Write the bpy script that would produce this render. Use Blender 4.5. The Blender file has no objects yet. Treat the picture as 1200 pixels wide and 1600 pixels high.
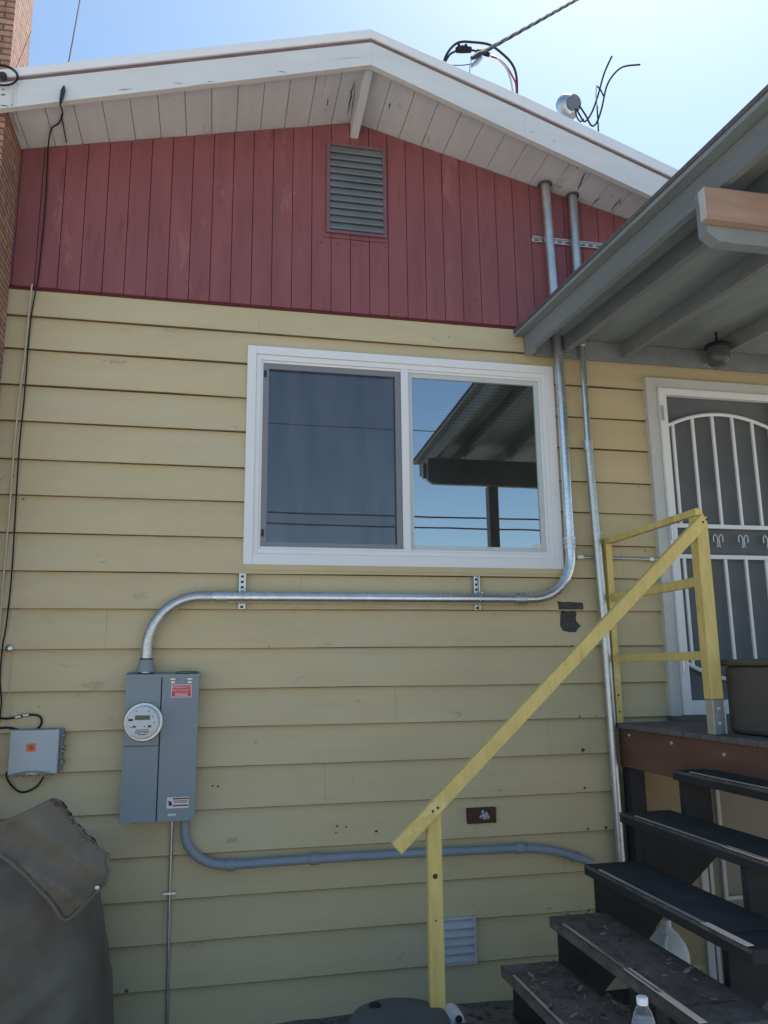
import bpy, bmesh, math, random
from math import radians as rad, sin, cos, pi
from mathutils import Vector, Matrix
random.seed(7)
S = bpy.context.scene
# ------------------------------------------------------------------ camera
CAM = Vector((0, -4.5, 1.6))
RT = Vector((0.97800339, -0.20827099, -0.01151398))
UP = Vector((-0.02946495, -0.19258643, 0.98083754))
FW = Vector((0.20649744, 0.95892318, 0.19448688))
FPX = 1246.47
cd = bpy.data.cameras.new('camera'); cam = bpy.data.objects.new('camera', cd)
S.collection.objects.link(cam); S.camera = cam
M3 = Matrix((RT, UP, -FW)).transposed()
cam.matrix_world = Matrix.Translation(CAM) @ M3.to_4x4()
cd.sensor_fit = 'VERTICAL'; cd.sensor_height = 24; cd.lens = FPX/1600*24
cd.clip_start = 0.05; cd.clip_end = 500
# ------------------------------------------------------------------ light
SUN_EL, SUN_AZ = rad(60), rad(38)        # azimuth measured from +y towards +x
w = bpy.data.worlds.new("World"); S.world = w; w.use_nodes = True
nt = w.node_tree; bg = nt.nodes['Background']
sky = nt.nodes.new('ShaderNodeTexSky'); sky.sky_type = 'NISHITA'; sky.sun_disc = False
sky.sun_elevation = SUN_EL; sky.sun_rotation = SUN_AZ
sky.air_density = 1.0; sky.dust_density = .8; sky.ozone_density = 1.2
wb = nt.nodes.new('ShaderNodeMixRGB'); wb.blend_type = 'MULTIPLY'; wb.inputs[0].default_value = 1; wb.inputs[2].default_value = (.93, 1.04, 1.03, 1)   # camera white balance
nt.links.new(sky.outputs[0], wb.inputs[1]); nt.links.new(wb.outputs[0], bg.inputs[0]); bg.inputs[1].default_value = 0.13
sd = bpy.data.lights.new('sun', 'SUN'); sd.energy = 5.0; sd.angle = rad(0.5); sd.color = (1, .95, .87)
so = bpy.data.objects.new('sun', sd); S.collection.objects.link(so)
tosun = Vector((cos(SUN_EL)*sin(SUN_AZ), cos(SUN_EL)*cos(SUN_AZ), sin(SUN_EL)))
so.rotation_euler = tosun.to_track_quat('Z', 'Y').to_euler(); so.location = (6, 6, 14)
S.view_settings.view_transform = 'Standard'; S.view_settings.look = 'None'
S.view_settings.exposure = 0.60; S.view_settings.gamma = 1

# ------------------------------------------------------------------ helpers
def at(px, py, axis, val):
    """point of the real world seen at a photo position, on the plane axis=val"""
    d = RT*((px-600)/FPX) - UP*((py-800)/FPX) + FW
    t = (val-CAM[axis])/d[axis]
    return CAM + d*t

MATS = {}
def mat(name, col, rough=.6, metal=0., var=.12, scale=6., bump=.15, bscale=60., stretch=(1, 1, 1), col2=None,
        spots=None, spec=.4, coat=0., trans=0., ior=1.45):
    m = bpy.data.materials.new(name); m.use_nodes = True; n = m.node_tree.nodes; l = m.node_tree.links
    b = n['Principled BSDF']
    b.inputs['Roughness'].default_value = rough; b.inputs['Metallic'].default_value = metal
    b.inputs['Specular IOR Level'].default_value = spec
    b.inputs['Coat Weight'].default_value = coat
    b.inputs['Transmission Weight'].default_value = trans; b.inputs['IOR'].default_value = ior
    tc = n.new('ShaderNodeTexCoord'); mp = n.new('ShaderNodeMapping'); mp.inputs['Scale'].default_value = stretch
    l.new(tc.outputs['Object'], mp.inputs[0])
    ns = n.new('ShaderNodeTexNoise'); ns.inputs['Scale'].default_value = scale; ns.inputs['Detail'].default_value = 8
    ns.inputs['Roughness'].default_value = .65
    l.new(mp.outputs[0], ns.inputs['Vector'])
    cr = n.new('ShaderNodeValToRGB'); e = cr.color_ramp.elements
    c2 = col2 or tuple(min(1, c*(1+var)) for c in col)
    c1 = tuple(c*(1-var) for c in col)
    e[0].position = .3; e[0].color = (*c1, 1); e[1].position = .7; e[1].color = (*c2, 1)
    l.new(ns.outputs[0], cr.inputs[0]); out = cr.outputs[0]
    if spots:
        for (scol, sscale, th, stx) in spots:
            mp2 = n.new('ShaderNodeMapping'); mp2.inputs['Scale'].default_value = stx
            mp2.inputs['Location'].default_value = (sscale, 3.1, 1.7)
            l.new(tc.outputs['Object'], mp2.inputs[0])
            s = n.new('ShaderNodeTexNoise'); s.inputs['Scale'].default_value = sscale; s.inputs['Detail'].default_value = 9
            s.inputs['Roughness'].default_value = .75
            l.new(mp2.outputs[0], s.inputs['Vector'])
            r = n.new('ShaderNodeValToRGB'); r.color_ramp.elements[0].position = th; r.color_ramp.elements[1].position = th+.04
            l.new(s.outputs[0], r.inputs[0])
            mx = n.new('ShaderNodeMixRGB'); mx.inputs[2].default_value = (*scol, 1)
            l.new(r.outputs[0], mx.inputs[0]); l.new(out, mx.inputs[1]); out = mx.outputs[0]
    l.new(out, b.inputs['Base Color'])
    if bump:
        bn = n.new('ShaderNodeTexNoise'); bn.inputs['Scale'].default_value = bscale; bn.inputs['Detail'].default_value = 6
        l.new(mp.outputs[0], bn.inputs['Vector'])
        bp = n.new('ShaderNodeBump'); bp.inputs['Strength'].default_value = bump; bp.inputs['Distance'].default_value = .004
        l.new(bn.outputs[0], bp.inputs['Height']); l.new(bp.outputs[0], b.inputs['Normal'])
        rr = n.new('ShaderNodeMapRange'); rr.inputs['To Min'].default_value = max(.02, rough-.1); rr.inputs['To Max'].default_value = min(1, rough+.12)
        l.new(ns.outputs[0], rr.inputs[0]); l.new(rr.outputs[0], b.inputs['Roughness'])
    MATS[name] = m; return m

def galv(name, col, rough):
    m = mat(name, col, rough, .85, .12, 14, .06, 40, stretch=(1, 1, 1))
    n = m.node_tree.nodes; l = m.node_tree.links; b = n['Principled BSDF']
    v = n.new('ShaderNodeTexVoronoi'); v.inputs['Scale'].default_value = 150
    tc = n.new('ShaderNodeTexCoord'); l.new(tc.outputs['Object'], v.inputs[0])
    old = b.inputs['Base Color'].links[0].from_socket
    mx = n.new('ShaderNodeMixRGB'); mx.blend_type = 'MULTIPLY'; mx.inputs[0].default_value = .35
    l.new(old, mx.inputs[1]); l.new(v.outputs['Color'], mx.inputs[2])
    hs = n.new('ShaderNodeHueSaturation'); hs.inputs['Saturation'].default_value = .35; l.new(mx.outputs[0], hs.inputs['Color'])
    l.new(hs.outputs[0], b.inputs['Base Color']); return m

SID = mat('siding_paint', (.56, .465, .285), .55, 0, .07, 2.2, .4, 45, (0.6, 1, 3), spots=[((.56, .48, .32), 1.7, .54, (.8, 1, 1.2)), ((.43, .36, .235), 3.5, .62, (.8, 1, 1.6)), ((.40, .345, .24), 7, .66, (5, 1, .45)), ((.33, .28, .19), 14, .74, (3, 1, .5)), ((.30, .27, .2), 60, .74, (1, 1, 1))])
RED = mat('gable_paint', (.24, .082, .094), .6, 0, .16, 3, .4, 60, (3, 1, .5), spots=[((.19, .062, .072), 5, .60, (2, 1, .35)), ((.29, .115, .125), 2.2, .58, (1.5, 1, .6)), ((.10, .045, .05), 26, .73, (2, 1, .5))])
WHT = mat('white_paint', (.66, .67, .68), .5, 0, .05, 5, .25, 40, (.4, 1, 2), spots=[((.35, .33, .32), 9, .735, (.35, 1, 3)), ((.5, .5, .5), 3, .64, (.5, 1, 1))])
SOF = mat('soffit_paint', (.66, .69, .72), .6, 0, .07, 4, .35, 50, (3, .5, 1), spots=[((.30, .27, .25), 7, .72, (4, .6, 1)), ((.5, .49, .46), 4, .6, (2, .5, 1))])
VIN = mat('vinyl_white', (.78, .79, .82), .35, 0, .02, 3, .05, 30)
DARK = mat('dark_gap', (.05, .035, .04), .9, 0, .1, 5, 0)
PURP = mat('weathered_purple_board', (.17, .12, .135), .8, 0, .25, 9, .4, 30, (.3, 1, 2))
ROOFM = mat('roofing', (.12, .12, .125), .9, 0, .25, 40, .6, 200)
PROOF = mat('porch_roof_wood', (.20, .225, .24), .7, 0, .2, 3, .4, 30, (1, .3, 1), spots=[((.26, .25, .25), 3, .6, (2, .4, 1))])  # grey lightened to take in the lens glare over the porch
PSOF = mat('porch_soffit_ply', (.25, .29, .30), .75, 0, .22, 2.5, .4, 30, (2, .4, 1))  # blue grey also lightened for the glare haze
RAW = mat('raw_lumber', (.34, .235, .19), .7, 0, .18, 7, .35, 60, (.3, 3, 3), spots=[((.30, .18, .11), 9, .7, (1, 2, 2))])
GAL = galv('galvanised_steel', (.70, .75, .80), .22)
GALD = galv('galvanised_dull', (.56, .61, .66), .36)
ZINC = mat('zinc', (.62, .64, .66), .35, .9, .1, 20, .1)
PVC = mat('grey_plastic_pipe', (.26, .30, .36), .45, 0, .08, 5, .05)
PAN = mat('panel_enamel', (.235, .275, .315), .42, 0, .04, 3, .12, 90, spots=[((.29, .33, .36), 4, .66, (1, 1, 1))])
PAND = mat('panel_shadow_gap', (.04, .045, .05), .7, 0, .1, 5, 0)
YEL = mat('yellow_paint', (.68, .53, .19), .55, 0, .14, 4, .7, 26, (5, 5, 1), spots=[((.55, .40, .12), 5, .60, (2, 2, .6)), ((.76, .62, .27), 4, .58, (1, 1, 1)), ((.36, .25, .12), 22, .73, (1, 1, 1))])
BRN = mat('brown_deck_paint', (.165, .085, .062), .6, 0, .22, 3, .35, 40, (.6, .6, 2), spots=[((.10, .065, .055), 5, .62, (1, .5, 2)), ((.26, .17, .13), 30, .74, (1, 1, 1))])
DECKM = mat('weathered_deck', (.15, .13, .125), .8, 0, .25, 6, .5, 40, (.5, 3, 1))
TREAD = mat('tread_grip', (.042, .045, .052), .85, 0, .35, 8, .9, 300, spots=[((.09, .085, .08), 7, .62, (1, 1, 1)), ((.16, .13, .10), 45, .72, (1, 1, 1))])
TREADG = mat('tread_glare', (.14, .112, .095), .9, 0, .45, 10, .9, 200, spots=[((.19, .155, .13), 5, .54, (1, .5, 1)), ((.085, .075, .07), 3, .60, (1, .4, 1))])  # brown lens glare over the lower treads put into the colour
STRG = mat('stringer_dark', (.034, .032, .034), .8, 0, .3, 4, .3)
SLIVER = mat('peach_sun_sliver', (.93, .70, .54), .6, 0, .06, 10, .1)  # sunlight on the nosings put into the colour
ALU = mat('aluminium_strip', (.60, .68, .70), .3, .8, .1, 20, .1)
BRICK = None
TAN = mat('tan_plywood', (.33, .255, .155), .7, 0, .15, 3, .3, 40, (1, 1, .3))
TAUPE = mat('taupe_door', (.23, .205, .175), .6, 0, .08, 3, .1)
OFFW = mat('offwhite_trim', (.50, .48, .45), .55, 0, .1, 5, .2)
CONC = mat('foundation_concrete', (.10, .09, .085), .9, 0, .3, 6, .6, 50)
BLK = mat('black_rubber', (.020, .020, .024), .8, 0, .1, 5, .05)
WIREG = mat('grey_cable', (.035, .04, .055), .85, 0, .1, 5, 0)
WRED = mat('red_cable', (.45, .05, .06), .5, 0, .1, 5, 0)
WWHT = mat('white_cable', (.60, .60, .56), .5, 0, .05, 5, 0)
CREAM = mat('cream_cable', (.55, .50, .34), .5, 0, .05, 5, 0)
VENTM = mat('vent_paint', (.15, .18, .205), .6, 0, .15, 5, .3)
BOXM = mat('box_plastic', (.44, .48, .53), .45, 0, .04, 3, .08)
BOXD = mat('box_plastic_base', (.22, .24, .24), .5, 0, .1, 5, .1)
ORG = mat('orange_label', (.70, .17, .06), .5, 0, .15, 30, 0)
REDL = mat('red_label', (.62, .03, .05), .45, 0, .05, 30, 0)
WLAB = mat('white_label', (.72, .70, .70), .45, 0, .05, 30, 0)
INK = mat('dark_ink', (.03, .03, .035), .5, 0, .0, 30, 0)
RINK = mat('red_ink', (.35, .06, .06), .5, 0, .0, 30, 0)
LCD = mat('meter_display', (.10, .11, .09), .2, 0, .05, 30, 0)
MFACE = mat('meter_face', (.62, .64, .66), .4, 0, .04, 30, 0)
TARP = mat('olive_canvas', (.14, .12, .093), .9, 0, .16, 2.6, 1, 14, col2=(.20, .18, .15))
RUST = mat('rust_plate', (.085, .04, .025), .8, 0, .4, 30, .8, 120)
CAULK = mat('caulk', (.42, .44, .48), .7, 0, .2, 60, .6, 150)
PATCH = mat('bare_dark_patch', (.075, .065, .07), .85, 0, .3, 30, .6, 120)
LEAF = mat('dry_leaf', (.20, .145, .10), .85, 0, .5, 9, 0, col2=(.31, .23, .16))
GRIT = mat('dirt_ground', (.50, .44, .36), .95, 0, .3, 3, 1, 50, spots=[((.13, .10, .08), 6, .58, (1, 1, 1)), ((.35, .30, .25), 50, .66, (1, 1, 1))])
JUG = mat('milky_plastic', (.60, .62, .66), .4, 0, .03, 5, .05)
SCR = mat('door_mesh', (.12, .13, .145), .55, 0, .15, 4, .1)
INDK = mat('room_dark', (.05, .052, .055), .9, 0, .1, 3, 0)
BLIND = mat('blind_slat', (.42, .44, .46), .5, 0, .05, 3, 0)
BARK = mat('bark', (.10, .07, .05), .9, 0, .3, 12, .8)
NEED = mat('needles', (.035, .06, .03), .7, 0, .3, 8, 0)
BIN = mat('dusky_plastic', (.10, .09, .08), .6, 0, .15, 4, .15)
WOODP = mat('pole_wood', (.16, .11, .07), .9, 0, .2, 6, .4, 30, (3, 3, .3))

def brickmat():
    m = bpy.data.materials.new('brick'); m.use_nodes = True; n = m.node_tree.nodes; l = m.node_tree.links
    b = n['Principled BSDF']; b.inputs['Roughness'].default_value = .85
    tc = n.new('ShaderNodeTexCoord'); sp = n.new('ShaderNodeSeparateXYZ'); cb = n.new('ShaderNodeCombineXYZ')
    ad = n.new('ShaderNodeMath'); l.new(tc.outputs['Object'], sp.inputs[0])
    l.new(sp.outputs[0], ad.inputs[0]); l.new(sp.outputs[1], ad.inputs[1]); l.new(ad.outputs[0], cb.inputs[0]); l.new(sp.outputs[2], cb.inputs[1])
    br = n.new('ShaderNodeTexBrick'); br.inputs['Scale'].default_value = 1; br.inputs['Brick Width'].default_value = .2
    br.inputs['Row Height'].default_value = .0375; br.inputs['Mortar Size'].default_value = .005
    br.inputs['Color1'].default_value = (.46, .24, .15, 1); br.inputs['Color2'].default_value = (.33, .17, .12, 1); br.inputs['Mortar'].default_value = (.12, .085, .07, 1)
    l.new(cb.outputs[0], br.inputs['Vector'])
    ns = n.new('ShaderNodeTexNoise'); ns.inputs['Scale'].default_value = 22; ns.inputs['Detail'].default_value = 8
    l.new(tc.outputs['Object'], ns.inputs[0])
    mx = n.new('ShaderNodeMixRGB'); mx.blend_type = 'OVERLAY'; mx.inputs[0].default_value = .6
    l.new(br.outputs[0], mx.inputs[1]); l.new(ns.outputs[0], mx.inputs[2]); l.new(mx.outputs[0], b.inputs['Base Color'])
    bp = n.new('ShaderNodeBump'); bp.inputs['Distance'].default_value = .01; bp.invert = True
    l.new(br.outputs['Fac'], bp.inputs['Height']); l.new(bp.outputs[0], b.inputs['Normal'])
    return m
BRICK = brickmat()

def glassmat(name, refl, tint, rough=0.0):
    m = bpy.data.materials.new(name); m.use_nodes = True; n = m.node_tree.nodes; l = m.node_tree.links
    n.remove(n['Principled BSDF']); o = n['Material Output']
    g = n.new('ShaderNodeBsdfGlossy'); g.inputs['Roughness'].default_value = rough; g.inputs['Color'].default_value = (.90, .92, .95, 1)
    t = n.new('ShaderNodeBsdfTransparent'); t.inputs['Color'].default_value = (*tint, 1)
    wn = n.new('ShaderNodeTexNoise'); wn.inputs['Scale'].default_value = 1.6; tc = n.new('ShaderNodeTexCoord'); l.new(tc.outputs['Object'], wn.inputs[0])
    wb_ = n.new('ShaderNodeBump'); wb_.inputs['Strength'].default_value = .10; wb_.inputs['Distance'].default_value = .003; l.new(wn.outputs[0], wb_.inputs['Height']); l.new(wb_.outputs[0], g.inputs['Normal'])
    fr = n.new('ShaderNodeFresnel'); fr.inputs[0].default_value = 1.5
    mr = n.new('ShaderNodeMapRange'); mr.inputs['To Min'].default_value = refl; mr.inputs['To Max'].default_value = 1
    l.new(fr.outputs[0], mr.inputs[0])
    mx = n.new('ShaderNodeMixShader'); l.new(mr.outputs[0], mx.inputs[0]); l.new(t.outputs[0], mx.inputs[1]); l.new(g.outputs[0], mx.inputs[2])
    l.new(mx.outputs[0], o.inputs[0]); return m
GLS = glassmat('window_glass', .42, (.55, .6, .6))
def screenmat():
    m = bpy.data.materials.new('insect_screen'); m.use_nodes = True; n = m.node_tree.nodes; l = m.node_tree.links
    n.remove(n['Principled BSDF']); o = n['Material Output']
    d = n.new('ShaderNodeBsdfDiffuse'); t = n.new('ShaderNodeBsdfTransparent')
    tc = n.new('ShaderNodeTexCoord'); ns = n.new('ShaderNodeTexNoise'); ns.inputs['Scale'].default_value = 5; ns.inputs['Detail'].default_value = 6
    mp = n.new('ShaderNodeMapping'); mp.inputs['Scale'].default_value = (2, 1, .4); l.new(tc.outputs['Object'], mp.inputs[0]); l.new(mp.outputs[0], ns.inputs[0])
    cr = n.new('ShaderNodeValToRGB'); cr.color_ramp.elements[0].position = .35; cr.color_ramp.elements[1].position = .65; cr.color_ramp.elements[0].color = (.065, .068, .09, 1); cr.color_ramp.elements[1].color = (.115, .115, .145, 1)
    l.new(ns.outputs[0], cr.inputs[0]); l.new(cr.outputs[0], d.inputs[0])
    mx = n.new('ShaderNodeMixShader'); mx.inputs[0].default_value = .55
    l.new(t.outputs[0], mx.inputs[1]); l.new(d.outputs[0], mx.inputs[2]); l.new(mx.outputs[0], o.inputs[0]); return m
SCREEN = screenmat()
CLEAR = mat('clear_plastic', (.95, .97, 1), .08, 0, 0, 5, 0, trans=.95, ior=1.2)

class MB:
    def __init__(s): s.bm = bmesh.new()
    def box(s, a, b, R=None, c=None):
        a = Vector(a); b = Vector(b); vs = []
        for x in (a.x, b.x):
            for y in (a.y, b.y):
                for z in (a.z, b.z):
                    p = Vector((x, y, z))
                    if R is not None: p = R @ (p-c) + c
                    vs.append(s.bm.verts.new(p))
        for f in ((0, 1, 3, 2), (4, 6, 7, 5), (0, 4, 5, 1), (2, 3, 7, 6), (0, 2, 6, 4), (1, 5, 7, 3)):
            s.bm.faces.new([vs[i] for i in f])
        return s
    def bar(s, p, q, wd, ht, side=None):
        """box along p-q; wd along 'side' axis, ht along the third"""
        p = Vector(p); q = Vector(q); d = (q-p).normalized()
        sd = Vector(side) if side else Vector((0, 1, 0))
        sd = (sd - d*sd.dot(d)).normalized(); t = d.cross(sd)
        vs = [s.bm.verts.new(o + sd*(i*wd/2) + t*(j*ht/2)) for o in (p, q) for i in (-1, 1) for j in (-1, 1)]
        for f in ((0, 1, 3, 2), (4, 6, 7, 5), (0, 4, 5, 1), (2, 3, 7, 6), (0, 2, 6, 4), (1, 5, 7, 3)):
            s.bm.faces.new([vs[i] for i in f])
        return s
    def tube(s, pts, r, n=12, caps=True):
        pts = [Vector(p) for p in pts]; rings = []
        nrm = None
        for i, p in enumerate(pts):
            d = (pts[min(i+1, len(pts)-1)] - pts[max(i-1, 0)]).normalized()
            if nrm is None:
                a = Vector((0, 1, 0)) if abs(d.y) < .9 else Vector((1, 0, 0))
                nrm = (a - d*a.dot(d)).normalized()
            else: nrm = (nrm - d*nrm.dot(d)).normalized()
            bn = d.cross(nrm); rr = r[i] if isinstance(r, (list, tuple)) else r
            rings.append([s.bm.verts.new(p + (nrm*cos(2*pi*k/n) + bn*sin(2*pi*k/n))*rr) for k in range(n)])
        for a, b in zip(rings, rings[1:]):
            for k in range(n): s.bm.faces.new((a[k], a[(k+1) % n], b[(k+1) % n], b[k]))
        if caps: s.bm.faces.new(rings[0][::-1]); s.bm.faces.new(rings[-1])
        return s
    def lathe(s, prof, c, axis=(0, 0, 1), n=32):
        """prof: (radius, height) along axis from c"""
        ax = Vector(axis).normalized(); a = Vector((1, 0, 0)) if abs(ax.x) < .9 else Vector((0, 1, 0))
        u = (a-ax*a.dot(ax)).normalized(); v = ax.cross(u); c = Vector(c); rings = []
        for r, h in prof:
            rings.append([s.bm.verts.new(c+ax*h+(u*cos(2*pi*k/n)+v*sin(2*pi*k/n))*max(r, 1e-4)) for k in range(n)])
        for p, q in zip(rings, rings[1:]):
            for k in range(n): s.bm.faces.new((p[k], p[(k+1) % n], q[(k+1) % n], q[k]))
        s.bm.faces.new(rings[0][::-1]); s.bm.faces.new(rings[-1]); return s
    def poly(s, pts): s.bm.faces.new([s.bm.verts.new(Vector(p)) for p in pts]); return s
    def prism(s, pts, off):
        """polygon pts extruded by vector off"""
        off = Vector(off); a = [s.bm.verts.new(Vector(p)) for p in pts]; b = [s.bm.verts.new(Vector(p)+off) for p in pts]
        s.bm.faces.new(a[::-1]); s.bm.faces.new(b); n = len(a)
        for k in range(n): s.bm.faces.new((a[k], a[(k+1) % n], b[(k+1) % n], b[k]))
        return s
    def each(s, name, m, parent=None, bevel=0, **kw):
        """one object per separate piece"""
        left = set(s.bm.verts); out = []
        while left:
            st = [left.pop()]; isl = [st[0]]
            while st:
                v = st.pop()
                for e in v.link_edges:
                    o = e.other_vert(v)
                    if o in left: left.discard(o); st.append(o); isl.append(o)
            k = MB(); mp = {v: k.bm.verts.new(v.co) for v in isl}
            for f in {f for v in isl for f in v.link_faces}: k.bm.faces.new([mp[v] for v in f.verts])
            out.append(k.build(name, m, parent, bevel, **kw))
        return out
    def build(s, name, m, parent=None, bevel=0, smooth=False, label=None):
        bmesh.ops.recalc_face_normals(s.bm, faces=s.bm.faces)
        o0 = root_loc(parent)
        if o0.length: bmesh.ops.translate(s.bm, verts=s.bm.verts, vec=-o0)
        me = bpy.data.meshes.new(name); s.bm.to_mesh(me); s.bm.free()
        if smooth:
            for p in me.polygons: p.use_smooth = True
        me.materials.append(m); o = bpy.data.objects.new(name, me); S.collection.objects.link(o)
        if parent: o.parent = parent
        if bevel:
            md = o.modifiers.new('b', 'BEVEL'); md.width = bevel; md.segments = 2; md.limit_method = 'ANGLE'; md.angle_limit = rad(40)
        if smooth:
            try:
                md = o.modifiers.new('e', 'EDGE_SPLIT'); md.split_angle = rad(50)
            except Exception: pass
        if label: o['label'] = label
        return o
def root_loc(p):
    v = Vector((0, 0, 0))
    while p is not None: v += Vector(p.location); p = p.parent
    return v
def tag(o, label=None, cat=None, group=None, kind=None):
    if label: o['label'] = label
    if cat: o['category'] = cat
    if group: o['group'] = group
    if kind: o['kind'] = kind
    return o
def thing(name, loc, label, cat, group=None):
    o = bpy.data.objects.new(name, None); S.collection.objects.link(o); o.location = loc
    return tag(o, label, cat, group)
def arc(c, a, b, n=10):
    """quarter-ish bend from point a to b, tangent towards corner c"""
    a = Vector(a); b = Vector(b); c = Vector(c); O = a+b-c
    return [O + (a-O)*cos(t*pi/2/n) + (b-O)*sin(t*pi/2/n) for t in range(n+1)]
def smoothpath(pts, sub=6):
    P = [Vector(p) for p in pts]; out = []
    for i in range(len(P)-1):
        p0 = P[max(i-1, 0)]; p1 = P[i]; p2 = P[i+1]; p3 = P[min(i+2, len(P)-1)]
        for k in range(sub):
            t = k/sub
            out.append(.5*((2*p1)+(p2-p0)*t+(2*p0-5*p1+4*p2-p3)*t*t+(-p0+3*p1-3*p2+p3)*t**3))
    out.append(P[-1]); return out
def text(body, name, m, parent, loc, size, depth=.0006, align='CENTER', roty=0):
    cu = bpy.data.curves.new(name, 'FONT'); cu.body = body; cu.size = size; cu.extrude = depth; cu.align_x = align; cu.align_y = 'CENTER'
    cu.resolution_u = 3
    o = bpy.data.objects.new(name, cu); S.collection.objects.link(o)
    me = bpy.data.meshes.new_from_object(o); bpy.data.objects.remove(o); bpy.data.curves.remove(cu)
    me.transform(Matrix.Translation(Vector(loc)-root_loc(parent)) @ Matrix.Rotation(pi/2, 4, 'X'))
    me.materials.clear(); me.materials.append(m)
    o = bpy.data.objects.new(name, me); S.collection.objects.link(o); o.parent = parent; return o

# ------------------------------------------------------------------ ground
def gz(x, y):
    z = 0.02*sin(x*1.7)*cos(y*1.3)
    if y > -3: z += .0
    # sunken area in front of the basement door, under the deck
    t = max(0, min(1, (x-2.15)/.5))*max(0, min(1, (y+1.9)/.5))
    return z - .30*t*t*(3-2*t) - .165
g = MB(); N = 0
xs = [-150, -60, -25, -12, -7] + [-5+.1*i for i in range(101)] + [5.5, 7, 12, 25, 60, 150]
ys = [-150, -60, -30, -15, -10] + [-8+.1*i for i in range(81)] + [.4, 4, 12, 30, 60, 150]
grid = [[g.bm.verts.new((x, y, gz(x, y)+(random.uniform(-.006, .006) if abs(x) < 5 and y > -8 else 0))) for y in ys] for x in xs]
for i in range(len(xs)-1):
    for j in range(len(ys)-1): g.bm.faces.new((grid[i][j], grid[i+1][j], grid[i+1][j+1], grid[i][j+1]))
tag(g.build('ground', GRIT, smooth=True), kind='structure')
SOIL = mat('brown_soil', (.21, .165, .135), .95, 0, .35, 5, 1, 60, spots=[((.06, .05, .045), 9, .55, (1, 1, 1)), ((.28, .23, .19), 60, .66, (1, 1, 1))])
m = MB(); sx = [-4+.12*i for i in range(68)]; sy_ = [.003-.08*i for i in range(20)]
gg = [[m.bm.verts.new((x, y-(.10*sin(x*3)+.06*sin(x*7.3) if j == 19 else 0), gz(x, y)+.010+random.uniform(-.004, .004)-(.02 if j == 19 else 0))) for j, y in enumerate(sy_)] for x in sx]
for i in range(len(sx)-1):
    for j in range(len(sy_)-1): m.bm.faces.new((gg[i][j], gg[i][j+1], gg[i+1][j+1], gg[i+1][j]))
tag(m.build('path', SOIL, smooth=True), kind='structure')
lf = MB()
def leafs(n, fx, fy, fz, s0=.012, s1=.035):
    for _ in range(n):
        x, y = fx(), fy(); z = fz(x, y); s = s0+(s1*1.25-s0)*random.random()**2.2; a = random.uniform(0, 2*pi)
        R = Matrix.Rotation(a, 3, 'Z') @ Matrix.Rotation(random.uniform(-.6, .6), 3, 'X') @ Matrix.Rotation(random.uniform(-.5, .5), 3, 'Y')
        c = Vector((x, y, z+random.uniform(.003, .02)))
        P = [(-s, 0, 0), (-.3*s, -.4*s, .1*s), (.5*s, -.35*s, 0), (s, 0, .12*s), (.4*s, .4*s, 0), (-.4*s, .38*s, .1*s)]
        lf.poly([c + R @ Vector(p) for p in P])
leafs(3000, lambda: random.uniform(.9, 3.6), lambda: -random.uniform(.03, 2.6), gz, .006, .026)
leafs(1800, lambda: random.uniform(-1.1, 1.2), lambda: -random.uniform(.03, 3.2), gz, .006, .024)
tag(lf.build('dry_leaves', LEAF), 'brown dry leaf litter lying on the dirt beside the wall and under the steps', 'leaf litter', kind='stuff')

# ------------------------------------------------------------------ house
RX, RZ = .796, 5.057
def roofz(x): return RZ - (.235 if x < RX else .245)*abs(x-RX)
H = thing('house', (RX, 0, 0), 'yellow lap-sided house wall with a mauve red board gable and white eaves', 'house')
EDG = [3.566, 3.370, 3.160, 2.954, 2.740, 2.543, 2.337, 2.134, 1.937, 1.726, 1.510, 1.310, 1.108, .896, .683, .472, .268, .056, -.150]
TOPS = [3.743] + EDG[:-1]
def board_of(z):
    for t, b in zip(TOPS, EDG):
        if z > b: return t, b
    return TOPS[-1], EDG[-1]
def sidy(z):
    t, b = board_of(z); return -(.002 + .023*(t-z)/(t-b))
OPEN = [(2.83, 3.72, -1, .98), (.19, 2.04, 2.215, 3.46), (2.775, 3.68, 1.27, 3.37)]
bks = [-4.4, -1.5, -.9, -.3, .19, .8, 1.4, 2.04, 2.4, 2.775, 2.83, 3.2, 3.68, 3.72, 4.5, 6]
sm = MB(); de = MB(); rnd = random.Random(3)
for t, b in zip(TOPS, EDG):
    jit = [rnd.uniform(-.0025, .0025) for _ in bks]; yj = [rnd.uniform(-.0015, .0015) for _ in bks]
    for i in range(len(bks)-1):
        x0, x1 = bks[i], bks[i+1]; rng = [(b, t)]
        for (ox0, ox1, oz0, oz1) in OPEN:
            if x0 >= ox0-1e-6 and x1 <= ox1+1e-6:
                nr = []
                for lo, hi in rng:
                    if oz1 <= lo or oz0 >= hi: nr.append((lo, hi))
                    else:
                        if lo < oz0: nr.append((lo, oz0))
                        if hi > oz1: nr.append((oz1, hi))
                rng = nr
        for lo, hi in rng:
            def yy(z, j): return -(.002 + .023*(t-z)/(t-b)) + yj[j]*(t-z)/(t-b)
            l0 = lo+(jit[i] if lo == b else 0); l1 = lo+(jit[i+1] if lo == b else 0)
            sm.poly([(x0, yy(lo, i), l0), (x1, yy(lo, i+1), l1), (x1, yy(hi, i+1), hi), (x0, yy(hi, i), hi)])
            if lo == b:
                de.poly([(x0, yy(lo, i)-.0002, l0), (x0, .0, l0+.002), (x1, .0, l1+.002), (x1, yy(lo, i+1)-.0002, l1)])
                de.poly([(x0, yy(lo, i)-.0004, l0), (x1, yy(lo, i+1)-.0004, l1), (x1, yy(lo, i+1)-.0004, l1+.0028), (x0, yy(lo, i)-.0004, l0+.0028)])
siding = sm.build('lap_siding', SID, H)
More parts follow.
